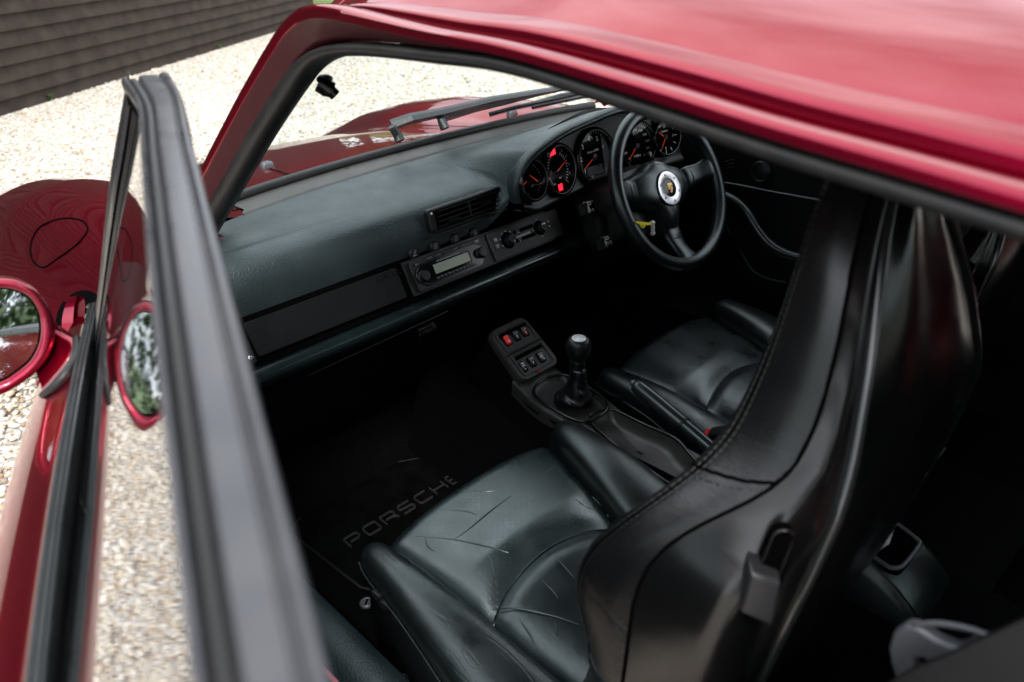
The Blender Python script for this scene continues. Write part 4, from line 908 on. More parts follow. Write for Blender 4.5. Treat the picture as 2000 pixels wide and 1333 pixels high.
# column: bellows, shroud, stalks
BF = WF.at(-.012, -.006, 0)
prof = []
for k in range(9):
    h = -.052-.0105*k; prof += [(.060-.0008*k, h), (.066-.0008*k, h-.0045), (.060-.0008*k, h-.009)]
col = part('steering_column', MB().lathe(BF, prof[::-1], 40), M['rubber'], ang=50, label='steering column with ribbed rubber boot and stalks')
cf = Fr((.352, .12, .775), (1, 0, 0), (0, math.sin(WT), math.cos(WT)))
sub('shroud', MB().loft([[cf(a*k+.01, b*k-.01, c) for a, b in rrect(.150, .170, .035, 5)] for c, k in ((-.06, 1.05), (.0, 1), (.055, .92), (.072, .84), (.078, .6))]), M['plastic'], col, ang=50)
def stalk(px, y, a0, label, lines, w=.024):
    tip = ay(px, y); f = Fr(tip, (1, .1, -.15), (.15, math.sin(WT), math.cos(WT)))
    s = part('column_stalk', MB().loft([[f(a, b*k, c*k) for b, c in rrect(.030, .022, .005, 3)] for a, k in ((-.018, .8), (-.015, 1), (.013, 1), (.017, .85))]).loft([[f(x, b, c-z) for b, c in rrect(.016, .013, .005, 3)] for x, z in ((.012, 0), (.05, .025), (.085, .05))]), M['plastic_gloss'], ang=40, label=label)
    e = MB()
    for k, (t, x, yy) in enumerate(lines): e.text(f.at(x, yy, .0114), t, .0085, 1.2, .0002)
    e.tube([f.at(-.004, .009, .0114)(a, b) for a, b in rrect(.010, .006, .002, 2)], .0005, 4, True)
    sub('stalk_symbol', e, M['white'], s, smooth=False); return s
stalk((1147, 408), .055, 0, 'upper column stalk with lamp symbols behind the wheel rim', [('P', -.006, -.006), ('E', .004, -.006)])
stalk((1181, 475), .020, 0, 'lower column stalk with wiper symbols below the dash roll', [('1', -.008, -.001), ('L', .000, -.003), ('T', .007, -.002)])
sub('lower_cover', MB().loft([[V(x, y, z) for y, z in ((.16, .79), (.10, .77), (.085, .70), (.12, .64), (.2, .63))] for x in (.25, .27, .46, .48)], False, False), M['plastic'], col, ang=40)
# key hanging in the lock: yellow tag, ivory fob
ka, kb_ = ay((1241, 436), -.035), ay((1271, 439), -.035)
kf = Fr((ka+kb_)/2, kb_-ka, (0, .3, 1)); kl = np.linalg.norm(kb_-ka)
key = empty('key_tag', tuple(kf.o), 'bright yellow key tag with ivory fob hanging seen through the steering wheel', 'key tag')
def kpart(n, mb, m, **k): o = obj(n, mb, m, **k); o.parent = key; o.matrix_parent_inverse = Matrix.Translation(-Vector(kf.o))
kpart('tag', MB().prism(kf, [(-kl/2, .0035), (kl/2, .0038), (kl/2, -.0018), (kl*.12, -.0028), (kl*.06, -.0085), (-.004, -.0095), (-.009, -.0075), (-.0125, -.003), (-kl*.45, -.0005)], -.0015, .0015), M['yellow'], smooth=False, bevel=.0006)
kpart('rivet', MB().lathe(kf.at(-.004, -.0045, .0012), [(.0016, 0), (.0016, .0006), (.0001, .0006)], 10), M['black'])
fo = Fr(ay((1274.5, 446), -.035), (1, 0, 0), (.03, .26, 1)); ff = Fr(fo.o, fo.u, np.cross(fo.v, fo.u))
kpart('fob', MB().lathe(Fr(fo.o, (1, 0, 0), (0, 1, -.1)), [(.0035, -.0155), (.0052, -.0135), (.0052, -.009), (.0036, -.0075), (.0045, -.006), (.0047, .008), (.0036, .0095), (.0060, .0105), (.0060, .0130), (.0030, .0155), (.0001, .017)], 18), M['ivory'], ang=40)
# ---- tunnel, floor, carpets
fl_o = MB().grid([[V(x, y, z) for x, z in ((-.60, .36), (-.57, .23), (-.16, .225), (-.135, .30), (-.10, .40), (-.06, .43), (.07, .43), (.11, .40), (.14, .30), (.165, .225), (.66, .23), (.70, .36))] for y in (-1.25, -.9, -.6, -.3, 0, .2, .35)])
carpet = part('carpet', fl_o, M['carpet'], ang=50, label='black cabin carpet over floor and tunnel')
sub('toe_board', MB().grid([[V(x, y, z) for x in (-.60, -.2, .2, .72)] for y, z in ((.30, .228), (.42, .28), (.56, .42), (.57, .845))]), M['carpet'], carpet, ang=30)
sub('rear_footwell', MB().grid([[V(x, y, z) for x in (-.62, -.14, .2, .72)] for y, z in ((-.80, .225), (-.86, .30), (-1.0, .36), (-1.08, .42), (-1.12, .60))]), M['carpet'], carpet, ang=30)
# floor mat in front of the near seat
MZ = .238
m0, m1, m2_ = az((560, 1060), MZ), az((707, 1186), MZ), az((748, 1206), MZ)
mp2 = [(-.505, .30), (-.49, .06), (-.478, .035), (-.44, .022), (-.17, .02), (-.155, .03), (-.15, .06), (-.15, .30), (-.20, .33), (-.46, .33)]
mt = empty('floor_mat', (-.33, .15, MZ), 'black pile floor mat with outline lettering in front of the near seat', 'floor mat')
def mpart(n, mb, m, **k): o = obj(n, mb, m, **k); o.parent = mt; o.matrix_parent_inverse = Matrix.Translation(-Vector((-.33, .15, MZ)))
mpart('pile', MB().loft([[V(a, b, MZ-.008) for a, b in mp2], [V(a, b, MZ-.001) for a, b in mp2], [V(-.33+(a+.33)*.985, .17+(b-.17)*.985, MZ+.002) for a, b in mp2]]), M['mat'], smooth=False)
mpart('edging', MB().tube([V(a, b, MZ-.001) for a, b in mp2], .0035, 6, True), M['rubber'], ang=180)
la, lb = az((686, 1068), MZ+.003), az((918, 930), MZ+.003)
# outlined letters, each drawn as a flat stitched ribbon
def letter_paths():
    o = [(0, 0), (0, 1), (1, 1), (1, 0)]
    return {'P': [[(0, 0), (0, 1), (.85, 1), (1, .85), (1, .55), (.85, .42), (.25, .42)]], 'O': [[(.12, 0), (0, .12), (0, .88), (.12, 1), (.88, 1), (1, .88), (1, .12), (.88, 0), (.12, 0)]],
            'R': [[(0, 0), (0, 1), (.85, 1), (1, .86), (1, .56), (.85, .44), (.2, .44)], [(.6, .44), (1, .25), (1, 0)]], 'S': [[(1, 1), (.12, 1), (0, .88), (0, .62), (.12, .52), (.88, .48), (1, .38), (1, .12), (.88, 0), (0, 0)]],
            'C': [[(1, 1), (.12, 1), (0, .88), (0, .12), (.12, 0), (1, 0)]], 'H': [[(0, 0), (0, 1)], [(1, 0), (1, 1)], [(0, .5), (1, .5)]], 'E': [[(1, 1), (0, 1), (0, 0), (1, 0)], [(0, .5), (.9, .5)]]}
lpth = letter_paths(); e = MB(); tw = (lb[0]-la[0]); lw = tw/7*.70; pitch = tw/7
for k, ch in enumerate('PORSCHE'):
    for st in lpth[ch]:
        P = [V(la[0]+k*pitch+a*lw, la[1]+b*.030, MZ+.0028) for a, b in st]
        for dx in (-.0022, .0022): e.tube([p+V(dx*.6, dx, 0) for p in P], .0010, 5)
        e.grid([[p+V(-.0015, -.0022, .0002) for p in P], [p+V(.0015, .0022, .0002) for p in P]])
mpart('lettering', e, mat('mat_thread', (.0095, .0105, .012), .7), smooth=False)
f = Fr(az((716, 1178), MZ+.004)); mpart('fastener', MB().lathe(f, [(.013, -.003), (.013, .002), (.010, .004), (.0075, .003), (.007, .0015), (.0001, .0015)], 24), M['grey_metal'], ang=40)
mpart('fastener_tab', MB().box(f.turn(.6), -.006, .006, -.0015, .0015, .001, .004), M['black'], smooth=False)
# sill trim and kick plate
for x in (-.655, .735): sub('kick_panel', MB().grid([[V(x, y, z) for y in (.16, .3, .57)] for z in (.2, .5, .70 if x < 0 else .84)]), M['carpet'], carpet, smooth=False)
sill = MB().grid([[V(x, y, z) for x, z in ((-.79, .20), (-.785, .345), (-.755, .362), (-.70, .365), (-.665, .372), (-.625, .368), (-.60, .345), (-.59, .24))] for y in (-.95, -.4, 0, .32)])
part('sill', sill, M['paint'], ang=40)
part('sill_cover', MB().grid([[V(x, y, z) for x, z in ((-.685, .364), (-.675, .378), (-.655, .386), (-.632, .386), (-.612, .376), (-.598, .345), (-.592, .29))] for y in (-.93, -.3, .20)]), M['vinyl'], ang=60)
part('kick_plate', MB().grid([[V(x, y, z) for x, z in ((-.745, .363), (-.742, .3695), (-.690, .3715), (-.687, .366))] for y in (-.88, -.3, .20)]), M['vinyl'], ang=40, label='dark sill plate in the near door opening')
# ---- console with switches
KF_o = V(0, .03, .517); kfr = az((962, 642), .590), az((1030, 619), .605), az((1089, 711), .525), az((1008, 755), .508)
o_ = (kfr[3]+kfr[2])/2; uv_u = V(1, 0, 0); vv_ = nrm((kfr[0]+kfr[1])/2-o_); KF = Fr(o_, uv_u, vv_)
kq = [KF.uv(p) for p in ((960, 641), (1033, 617), (1090, 711), (1009, 756))]
kw = ((kq[1][0]-kq[0][0])+(kq[2][0]-kq[3][0]))/2; kh = ((kq[0][1]-kq[3][1])+(kq[1][1]-kq[2][1]))/2; kx = np.mean([q[0] for q in kq]); ky = np.mean([q[1] for q in kq])
KF = KF.at(kx, ky)
outline = rrect(kw, kh, .018, 4)
outline = [(a*(1-.10*sstep(0, .5, b/kh)), b) for a, b in outline]
base = MB().loft([[KF(a*1.02, b, -.020) for a, b in outline], [KF(a*1.04, b*1.02, -.012) for a, b in outline], [KF(a, b, -.002) for a, b in outline], [KF(a*.95, b*.97, .0025) for a, b in outline], [KF(a*.86, b*.90, .0025) for a, b in outline]])
cons = part('centre_console', base, M['console_plastic'], ang=50, label='centre console with six rocker switches, gear lever and tray')
sub('pedestal', MB().loft([[KF(a*.98, b*.97, -.15) for a, b in outline], [KF(a*.98, b*.97, -.018) for a, b in outline]]), M['carpet'], cons, ang=40)
for b0, b1, rows_ in ((.03, .41, 0), (-.43, -.03, 1)):
    h = (b1-b0)*kh; c = (b0+b1)/2*kh; w = kw*.80
    f = KF.at(0, c, .0028); sub('switch_plate', MB().loft([[f(a*k, b*k, z) for a, b in rrect(w, h, .004, 3)] for z, k in ((0, 1), (.0022, 1), (.003, .985), (.003, .93), (-.001, .90))]), M['console_plastic'], cons, ang=30)
    sub('plate_hollow', MB().prism(f, [(-w*.40, h*.40), (w*.40, h*.40), (w*.43, h*.24), (-w*.43, h*.24)], .0001, .0032), M['black'], cons, smooth=False)
sub('plate_joint', MB().box(KF, -kw*.47, kw*.47, -.0012, .0012, .002, .0036), M['black'], cons, smooth=False)
sws = [((989, 667), 'red', 'red hazard switch in the console'), ((1006.5, 658), None, None), ((1022.5, 650), 'dot', None), ((1020, 719), 'a', None), ((1037, 709), None, None), ((1055, 700), 'b', None)]
for px, k, lab in sws:
    u, v = KF.uv(px); f = KF.at(u, v, .003); red = k == 'red'
    sub('switch_bezel', MB().loft([[f(a, b, z) for a, b in rrect(.0155+d, .0245+d, .002, 2)] for z, d in ((-.002, 0), (.0014, 0), (.0014, -.002))]), M['black'], cons, ang=30)
    s = part('rocker_switch', MB().loft([[f(a*q, b*q, z + (b*.10)) for a, b in rrect(.0125, .0205, .0018, 2)] for z, q in ((0, 1), (.0042, 1), (.0052, .88))]), M['red'] if red else M['plastic_gloss'], ang=40, label=lab or {None: 'plain black rocker switch', 'dot': 'black rocker switch with red spot', 'a': 'black rocker switch with arrow symbols', 'b': 'black rocker switch with wiper symbol'}[k])
    e = MB(); q = f.at(0, -.004, .0050)
    if red: e.tube([q(a, b) for a, b in ((-.0028, -.002), (.0028, -.002), (0, .003))], .0004, 4, True)
    elif k == 'a':
        for y in (.011, -.003): e.prism(q.at(0, y, .0006 if y > 0 else -.0005), [(-.0018, -.001), (.0018, -.001), (0, .0018)] if y > 0 else [(-.0018, .001), (.0018, .001), (0, -.0018)], 0, .0004)
        e.tube([q(a, .004+b, .0004) for a, b in ((-.004, -.001), (-.002, .0015), (.002, .0015), (.004, -.001))], .0005, 4)
    elif k == 'b': e.tube([q(a, .004+b, .0004) for a, b in rrect(.006, .005, .001, 2)], .0005, 4, True); e.box(q, .001, .003, -.003, -.001, -.0005, .0004)
    elif k == 'dot': e.box(q, -.0008, .0008, -.001, .0025, 0, .0005)
    else: e.box(q, -.001, .001, .0, .002, 0, .0004)
    sub('switch_symbol', e, M['white'], s, smooth=False)
    if k == 'dot': sub('red_spot', MB().lathe(f.at(0, -.0045, .0044), [(.0030, 0), (.0030, .0006), (.0001, .0006)], 12), M['red'], s)
u, v = KF.uv((1050, 726)); sub('alarm_lamp', MB().lathe(KF.at(u, v, .003), [(.0045, -.001), (.0045, .002), (.003, .0025), (.0025, .0015), (.0001, .003)], 14), mat('dark_red', (.16, .02, .02), .25), cons)
# console top: leather saddle with lever opening and tray
KZ = .500
top = []
def kedge(y): return float(np.interp(y, [-.40, -.30, -.15, -.10, -.05, .05], [-.070, -.070, -.074, -.084, -.085, -.066])), float(np.interp(y, [-.40, -.30, -.17, -.12, -.05, .05], [.000, .004, .014, .028, .038, .040]))
def ring_at(pxs, z, n=4): return spline([az(p, z) for p in pxs], n, True)
lo = [(1043, 760), (1063, 741), (1090, 733), (1110, 735), (1150, 757), (1180, 780), (1187, 796), (1176, 810), (1150, 822), (1120, 820), (1085, 802), (1052, 780)]
r0 = ring_at(lo, .5035)
sub('lever_frame', MB().tube(r0, .0032, 8, True), M['plastic_gloss'], cons, ang=180)
c0_ = sum(r0)/len(r0)
tr_ = [(1150, 818), (1164, 806), (1192, 800), (1215, 808), (1260, 830), (1318, 856), (1345, 885), (1375, 925), (1340, 960), (1250, 905), (1180, 850)]
r1 = ring_at(tr_, .498)
sub('tray_rim', MB().tube(r1, .0030, 8, True), M['plastic_gloss'], cons, ang=180)
c1_ = sum(r1)/len(r1)
def inside(P, x, y):
    c = False
    for p, q in zip(P, P[1:]+P[:1]):
        if (p[1] > y) != (q[1] > y) and x < (q[0]-p[0])*(y-p[1])/(q[1]-p[1])+p[0]: c = not c
    return c
rows = []
for y in np.linspace(.055, -.40, 90):
    a, b = kedge(y); z = float(np.interp(y, [-.40, -.15, .0, .055], [.490, .4965, .500, .512])); row = [V(a-.006, y, z-.03), V(a-.002, y, z-.008)]
    for k in np.linspace(0, 1, 44):
        x = a+(b-a)*k; d = 0
        if inside(r1, x, y): d = .038
        elif inside(r0, x, y): d = .012
        row.append(V(x, y, z+.0015*math.sin(math.pi*k)-d))
    rows.append(row + [V(b+.002, y, z-.008), V(b+.006, y, z-.03)])
for _ in range(2):
    for i in range(1, len(rows)-1):
        for j in range(3, len(rows[0])-3): rows[i][j] = V(rows[i][j][0], rows[i][j][1], .5*rows[i][j][2]+.125*(rows[i-1][j][2]+rows[i+1][j][2]+rows[i][j-1][2]+rows[i][j+1][2]))
sub('saddle', MB().grid(rows), M['console_plastic'], cons, ang=180)
sub('tunnel_side', MB().grid([[V(kedge(y)[0]-.004, y, .485), V(kedge(y)[0]-.010, y, .40), V(-.11, y, .25)] for y in np.linspace(.10, -.40, 12)]).grid([[V(kedge(y)[1]+.004, y, .485), V(kedge(y)[1]+.012, y, .40), V(.14, y, .25)] for y in np.linspace(.10, -.40, 12)]), M['carpet'], cons, ang=180)
sub('saddle_stitching', MB().tube([V(kedge(y)[0]+.003, y, float(np.interp(y, [-.40, -.15, .0, .055], [.490, .4965, .500, .512]))+.0006) for y in np.linspace(.04, -.16, 24)], .0016, 5), M['leather_fine'], cons, ang=180)
sub('tray', MB().loft([[c1_+(p-c1_)*k+V(0, 0, z) for p in r1] for k, z in ((.985, .0005), (.93, -.012), (.84, -.027), (.6, -.0325), (.05, -.0335))], True, False), M['tray_plastic'], cons, ang=180)
# gear lever
kt = az((1130, 672), .632)
gb = c0_ + V(.004, -.006, .0)
bp = []
for k in range(13):
    t = k/12; cpt = gb*(1-t)+ (kt-V(0, 0, .055))*t; r = .0150 + .018*(1-t)**2.0+.008*(1-t)**8
    if k in (4, 7, 10): r *= 1.05
    if k in (5, 8, 11): r *= .97
    bp.append([cpt+V(math.cos(a)*r*(1+.10*(1-t)*math.sin(3*a+k*.8)), math.sin(a)*r*(1.05+.10*(1-t)*math.cos(2*a+k)), .006*(1-t)*math.sin(4*a+k)) for a in np.linspace(0, 2*math.pi, 29)[:-1]])
gl_ = part('gear_lever', MB().loft(bp), M['leather_back'], ang=180, label='gear lever with leather gaiter and silver capped black knob')
ax_ = nrm(kt-gb); kfm = Fr(kt, np.cross(ax_, (0, 1, 0))*-1, np.cross(ax_, np.cross((0, 1, 0), ax_)*1))
kfm = Fr(kt, (1, 0, 0) - ax_*ax_[0], np.cross(ax_, nrm((1, 0, 0) - ax_*ax_[0])))
sub('lever_sleeve', MB().lathe(kfm, [(.0152, -.066), (.0150, -.050), (.0155, -.040), (.0172, -.031)], 28), M['leather_back'], gl_, ang=180)
sub('knob', MB().lathe(kfm, [(.0165, -.034), (.0182, -.030), (.0222, -.021), (.0246, -.012), (.0250, -.004), (.0236, .004), (.0202, .0105), (.0160, .0130), (.0001, .0135)], 36), M['plastic'], gl_, ang=180)
tf = Fr(kt+ax_*.0112, nrm(kfm.u), kfm.v)
sub('knob_cap', MB().lathe(tf, [(.0190, -.003), (.0178, .0006), (.012, .0024), (.0001, .0034)], 32), M['cap_silver'], gl_, ang=180)
e = MB()
for t, a, b in (('R', -.0085, .003), ('1', -.0035, .0065), ('3', .0015, .0065), ('5', .0065, .0055), ('2', -.0035, -.0045), ('4', .0015, -.0045), ('6', .0065, -.0045)): e.text(tf.at(a, b, .0026), t, .0046, 1, .0002)
for a in (-.0035, .0015, .0065): e.box(tf, a-.0003, a+.0003, -.002, .004, .0027, .0029)
e.box(tf, -.0035, .0065, .0007, .0013, .0027, .0029)
sub('shift_pattern', e, M['black'], gl_, smooth=False)
# handbrake
h0, h1 = ax((1238, 750), .046), ax((1332, 828), .046); h2 = ax((1420, 903), .046)
d_ = nrm(h1-h0)
hb = part('handbrake', MB().tube([h0, h0+d_*.004, h0+d_*.012, h0+d_*.06, h1-d_*.002, h1], [.007, .0125, .0148, .0162, .0156, .0150], 20), M['hb'], ang=50, label='black handbrake lever beside the console tray')
sub('lever_tube', MB().tube([h1, h1+(h2-h1)*.5, h2+(h2-h1)*.3], [.0138, .0142, .0142], 18), M['hb'], hb, ang=60)
sub('grip_collar', MB().tube([h1-d_*.001, h1+d_*.004], 0.0166, 20), M['plastic'], hb, ang=50)
sub('release_button', MB().tube([h0-d_*.007, h0-d_*.005, h0+d_*.002], [.004, .0065, .0068], 14), M['grey_metal'], hb, ang=50)
# driver's belt buckle
b0 = ax((1400, 847), .074); bf = Fr(b0, nrm(V(.2, -.75, .4)), (1, .2, 0))
bk = part('belt_buckle', MB().loft([[bf(x, a, c) for a, c in rrect(.030*k, .017*k, .004, 3)] for x, k in ((-.012, .9), (-.010, 1), (.06, 1), (.10, .7))]), M['plastic'], ang=40)
sub('press_button', MB().box(bf, -.022, -.011, -.012, .012, -.007, .007), M['red'], bk, smooth=False, bevel=.0012)
# ---- seats
def interp3(tab, z):
    zs = [t[0] for t in tab]; return V(float(np.interp(z, zs, [t[1] for t in tab])), float(np.interp(z, zs, [t[2] for t in tab])))
TF = [(.42, -.590, -.50), (.52, -.588, -.54), (.60, -.574, -.580), (.66, -.566, -.598), (.70, -.568, -.592), (.755, -.574, -.575), (.80, -.574, -.582), (.835, -.564, -.600), (.875, -.538, -.634), (.905, -.500, -.655), (.94, -.464, -.668), (1.016, -.426, -.678), (1.10, -.402, -.686), (1.147, -.368, -.683), (1.18, -.335, -.690)]
TS = [(.42, -.600, -.58), (.52, -.602, -.62), (.66, -.598, -.648), (.80, -.588, -.652), (.84, -.580, -.660), (.87, -.566, -.676), (.895, -.542, -.70), (.914, -.512, -.730), (.94, -.492, -.742), (.985, -.472, -.746), (1.05, -.450, -.742), (1.10, -.430, -.734), (1.148, -.385, -.722), (1.18, -.345, -.715)]
TB = [(.42, -.40, -.63), (.52, -.42, -.665), (.57, -.435, -.70), (.63, -.468, -.725), (.68, -.488, -.740), (.76, -.499, -.756), (.824, -.499, -.768), (.905, -.485, -.780), (.944, -.464, -.776), (1.023, -.430, -.762), (1.117, -.380, -.736), (1.15, -.345, -.725), (1.18, -.31, -.715)]
XB = -.322
def smooth_tab(tab):
    zs = np.linspace(.44, 1.178, 60); a = np.array([interp3(tab, z) for z in zs])
    for _ in range(2): b = a.copy(); b[1:-1] = .25*a[:-2]+.5*a[1:-1]+.25*a[2:]; a = b
    return lambda z: V(float(np.interp(z, zs, a[:, 0])), float(np.interp(z, zs, a[:, 1])))
FF, SS, BB_ = smooth_tab(TF), smooth_tab(TS), smooth_tab(TB)
FOLD = {}
def seat(label):
    s = part('seat', MB().box(Fr((-.35, -.37, .30)), -.23, .23, -.24, .22, -.07, .02), M['black'], smooth=False, label=label)
    # --- cushion
    def Lx(y): return float(np.interp(y, [-.60, -.5, -.355, -.12], [-.49, -.498, -.513, -.530]))
    def Rx(y): return float(np.interp(y, [-.60, -.5, -.37, -.11], [-.265, -.255, -.226, -.135]))
    def arc(k): return -.312 - .040*abs(2*k-1)**1.8 - .008*k
    def zc(k, y):
        z = .497 - .020*abs(2*k-1)**3.5 + .006*(1-(2*k-1)**2)
        z -= .055*max(0, (-.27-y))/.3; z -= .0
        return z
    FOLD['f'] = (Lx, Rx, arc, zc)
    ks = np.linspace(0, 1, 37)
    fr_ = []
    for j in range(34):
        t = j/33; row = []
        for k in ks:
            ya = arc(k); ex_ = .010*math.sin(math.pi*k)
            if t < .22:
                a = (t/.22)*math.pi/2; y = -.108 + ex_ - .030 + .030*math.cos(a)-0; z = zc(k, -.14) - .050*(1-math.sin(a)) ; y = -.138+ex_ + .032*math.cos(a)
            else:
                q = (t-.22)/.78; y = (-.138+ex_)*(1-q)+ya*q; z = zc(k, y)
                z -= .010*math.sin(math.pi*k)**.6*math.exp(-((y-ya)/.016)**2)
            e_ = min(k, 1-k); z -= .014*math.exp(-(e_/.028)**2)
            row.append((Lx(y)+(Rx(y)-Lx(y))*k, y, z))
        fr_.append(row)
    part_ = sub('cushion_front', MB().grid(fr_), M['leather_perf'], s, ang=180)
    rr_ = []
    for j in range(24):
        q = j/23; row = []
        for k in ks:
            ya = arc(k)-.0015; y = ya*(1-q)-.62*q; z = zc(k, y) - (.006+.007*math.sin(math.pi*k)**.6)*math.exp(-((y-ya)/.014)**2) + .006
            e_ = min(k, 1-k); z -= .014*math.exp(-(e_/.028)**2) + .004
            row.append((Lx(y)+(Rx(y)-Lx(y))*k, y, z))
        rr_.append(row)
    sub('cushion_rear', MB().grid(rr_), M['leather'], s, ang=180)
    ap = [V(Lx(arc(k))+(Rx(arc(k))-Lx(arc(k)))*k, arc(k)-.001, zc(k, arc(k))-.0105) for k in np.linspace(.02, .98, 40)]
    sub('cushion_piping', MB().tube(ap, .0022, 6), M['leather_fine'], s, ang=180)
    for side in (0, 1):
        rings = []
        for y, hgt, wf in ((-.108, .10, .30), (-.111, .45, .62), (-.120, .72, .85), (-.140, .92, .97), (-.18, 1.0, 1), (-.26, 1.02, 1), (-.34, 1.0, 1), (-.42, .97, 1), (-.50, .93, 1), (-.60, .85, 1)):
            if side == 0: a = Lx(y)+.004; b = float(np.interp(y, [-.6, -.43, -.18, -.10], [-.638, -.624, -.586, -.574]))
            else: a = Rx(y)-.004; b = float(np.interp(y, [-.6, -.39, -.13], [-.090, -.086, -.078]))
            zb = .485 - .055*max(0, -.27-y)/.3; top = zb + (.027 if side == 0 else .038)*hgt; mid = (a*.45+b*.55); wa = abs(b-a)/2*wf; sg = 1 if b > a else -1
            P = [(a+sg*.002, zb-.035), (a+sg*.001+sg*wa*(1-wf), zb-.012)]
            for t in np.linspace(.14, .92, 8):
                an = math.pi*(1-t); P.append(((a+b)/2+sg*wa*math.cos(an), zb-.012+(top-zb+.012)*math.sin(an)**.62))
            P += [(b-sg*(1-wf)*wa, zb-.016), (b-sg*.010, zb-.034), (b-sg*.030, zb-.10), (a+sg*.01, zb-.10)]
            rings.append([V(x, y, z) for x, z in P])
        sub('side_bolster', MB().loft(rings), M['leather_fine' if side else 'leather_worn'], s, ang=180, sub=1)
        pp = [r[10] for r in rings]
        sub('bolster_seam', MB().tube(spline([p+V(-.001 if side == 0 else .001, 0, 0) for p in pp], 3), .0018, 5), M['leather_fine'], s, ang=180)
    # skirt with adjuster buttons
    e = MB().grid([[V(x, y, z) for x, z in ((-.578-.03*(y < -.3)+.01*(y > -.15), .475), (-.588-.03*(y < -.3)+.01*(y > -.15), .40), (-.588-.02*(y < -.3)+.01*(y > -.15), .33), (-.56, .27))] for y in (-.60, -.40, -.16, -.135)]); sub('side_skirt', e, M['plastic_gloss'], s, ang=40)
    for px in ((738, 1162), (752, 1180), (778, 1205)):
        f = Fr(ax(px, -.590) + V(-.002, 0, 0), (0, -1, 0), (0, 0, 1)); sub('seat_button', MB().loft([[f(a*k, b*k, -z) for a, b in rrect(.022, .013, .004, 3)] for z, k in ((-.003, 1), (.004, 1), (.0055, .85))]), M['plastic'], s, ang=40)
    # --- backrest
    zs = [.45, .50, .55, .60, .63, .66, .69, .72, .755, .79, .82, .85, .875, .895, .915, .94, .97, 1.0, 1.04, 1.08, 1.11, 1.14, 1.165, 1.178]
    mir = lambda p: V(2*XB-p[0], p[1], p[2])
    def lea(z):
        F, S_ = FF(z), SS(z); yc = float(np.interp(z, [.45, .6, .75, .9, 1.18], [-.52, -.60, -.645, -.695, -.705])); d = nrm(S_-F)
        w = XB-F[0]
        P = [V(*S_, z), V(*(S_*.72+F*.28)+V(-.010, .002), z), V(*(S_*.40+F*.60)+V(-.013, .006), z), V(*(S_*.15+F*.85)+V(-.008, .006), z), V(*F, z), V(F[0]+.022, F[1]-.004, z), V(F[0]+w*.24, (F[1]*.45+yc*.55)-.012, z), V(F[0]+w*.5, yc-.004, z), V(XB, yc, z)]
        return P
    rows = []
    for z in zs:
        P = lea(z); Q = spline(P + [mir(p) for p in P[:-1][::-1]], 4); rows.append(Q)
    sub('backrest_leather', MB().grid(rows), M['leather_back'], s, ang=180)
    sr = []
    for z in zs:
        S_, B = SS(z), BB_(z); d = nrm(B-S_); n = V(-d[1], d[0]); n = n if n[0] < 0 else -n
        iS = S_ + d*.0035; w = XB-B[0]; mid = iS*.5+B*.5 + n*(.006+.036*(1-sstep(.845, .905, z)))
        P = [V(*(S_+V(.012, .004)), z), V(*(S_+d*.001-n*.001), z), V(*iS, z), V(*mid, z), V(*(B-d*.012+n*.0015), z), V(*B, z), V(B[0]+.014, B[1]-.0045, z), V(B[0]+w*.5, B[1]-.012-.012*sstep(.5, .8, z)*0, z), V(XB, B[1]-.010, z)]
        sr.append(spline(P + [mir(p) for p in P[:-1][::-1]], 4))
    bot = [[V(XB+(p[0]-XB)*.9, p[1]+.03, p[2]-.03) for p in sr[0]]]
    sub('shell_joint', MB().tube([V(*(SS(z)+nrm(BB_(z)-SS(z))*.002), z) for z in np.linspace(.50, 1.17, 60)], .0018, 6), M['black'], s, ang=180)
    sub('backrest_shell', MB().grid(bot+sr), M['shell'], s, ang=180, label='satin black hard back shell')
    top = [[p*1 for p in rows[-1]], [V(XB+(p[0]-XB)*.8, -.69+(p[1]+.69)*.8, p[2]+.012) for p in rows[-1]], [V(XB+(p[0]-XB)*.3, -.69, p[2]+.02) for p in rows[-1]]]
    sub('headrest_top', MB().grid(top), M['leather_fine'], s, ang=180)
    # ridge bead down the back edge of the shell
    for m_ in (0, 1):
        P = [V(*BB_(z), z)+V(-.0005, -.0015, 0) for z in np.linspace(.56, 1.17, 40)]; P = [mir(p) for p in P] if m_ else P
        sub('shell_ridge', MB().tube(P, .0056, 10), M['ridge'], s, ang=180)
    # stitching: twin rows along the wing, and the cross seam
    st = MB()
    def lp(z, t): P = spline(lea(z)[:5], 8); return P[int(round(t*(len(P)-1)))]
    zl = np.linspace(.70, 1.15, 300)
    for t, o_x in ((.60, -.0012), (.70, -.0012)):
        cur = [lp(z, t)+V(-.0016, .0006, 0) for z in zl]; acc = 0; q = cur[0]
        for a, b in zip(cur[:-1], cur[1:]):
            acc += np.linalg.norm(b-a)
            if acc > .0058: st.tube([q, a], .0009, 4); acc = 0; q = b
    zz = lambda t: .925 - .022*t
    for dz in (-.006, .006):
        cur = [lp(zz(t)+dz, t)+V(-.0012, .0004, 0) for t in np.linspace(0, .97, 40)]
        for a, b in zip(cur[:-1:2], cur[1::2]): st.tube([a, a*.3+b*.7], .0008, 4)
    sub('stitching', st, M['plastic'], s, smooth=False)
    sub('cross_seam', MB().tube([lp(zz(t), t)+V(-.0004, 0, 0) for t in np.linspace(0, .99, 40)], .0018, 6), M['black'], s)
    sub('wing_seam', MB().tube([lp(z, .65)+V(-.0004, 0, 0) for z in np.linspace(.68, 1.16, 60)], .0012, 6), M['black'], s)
    sub('lower_seam', MB().tube([lp(.665+.012*t, t)+V(-.0006, 0, 0) for t in np.linspace(0, .99, 30)], .0022, 6), M['leather_fine'], s)
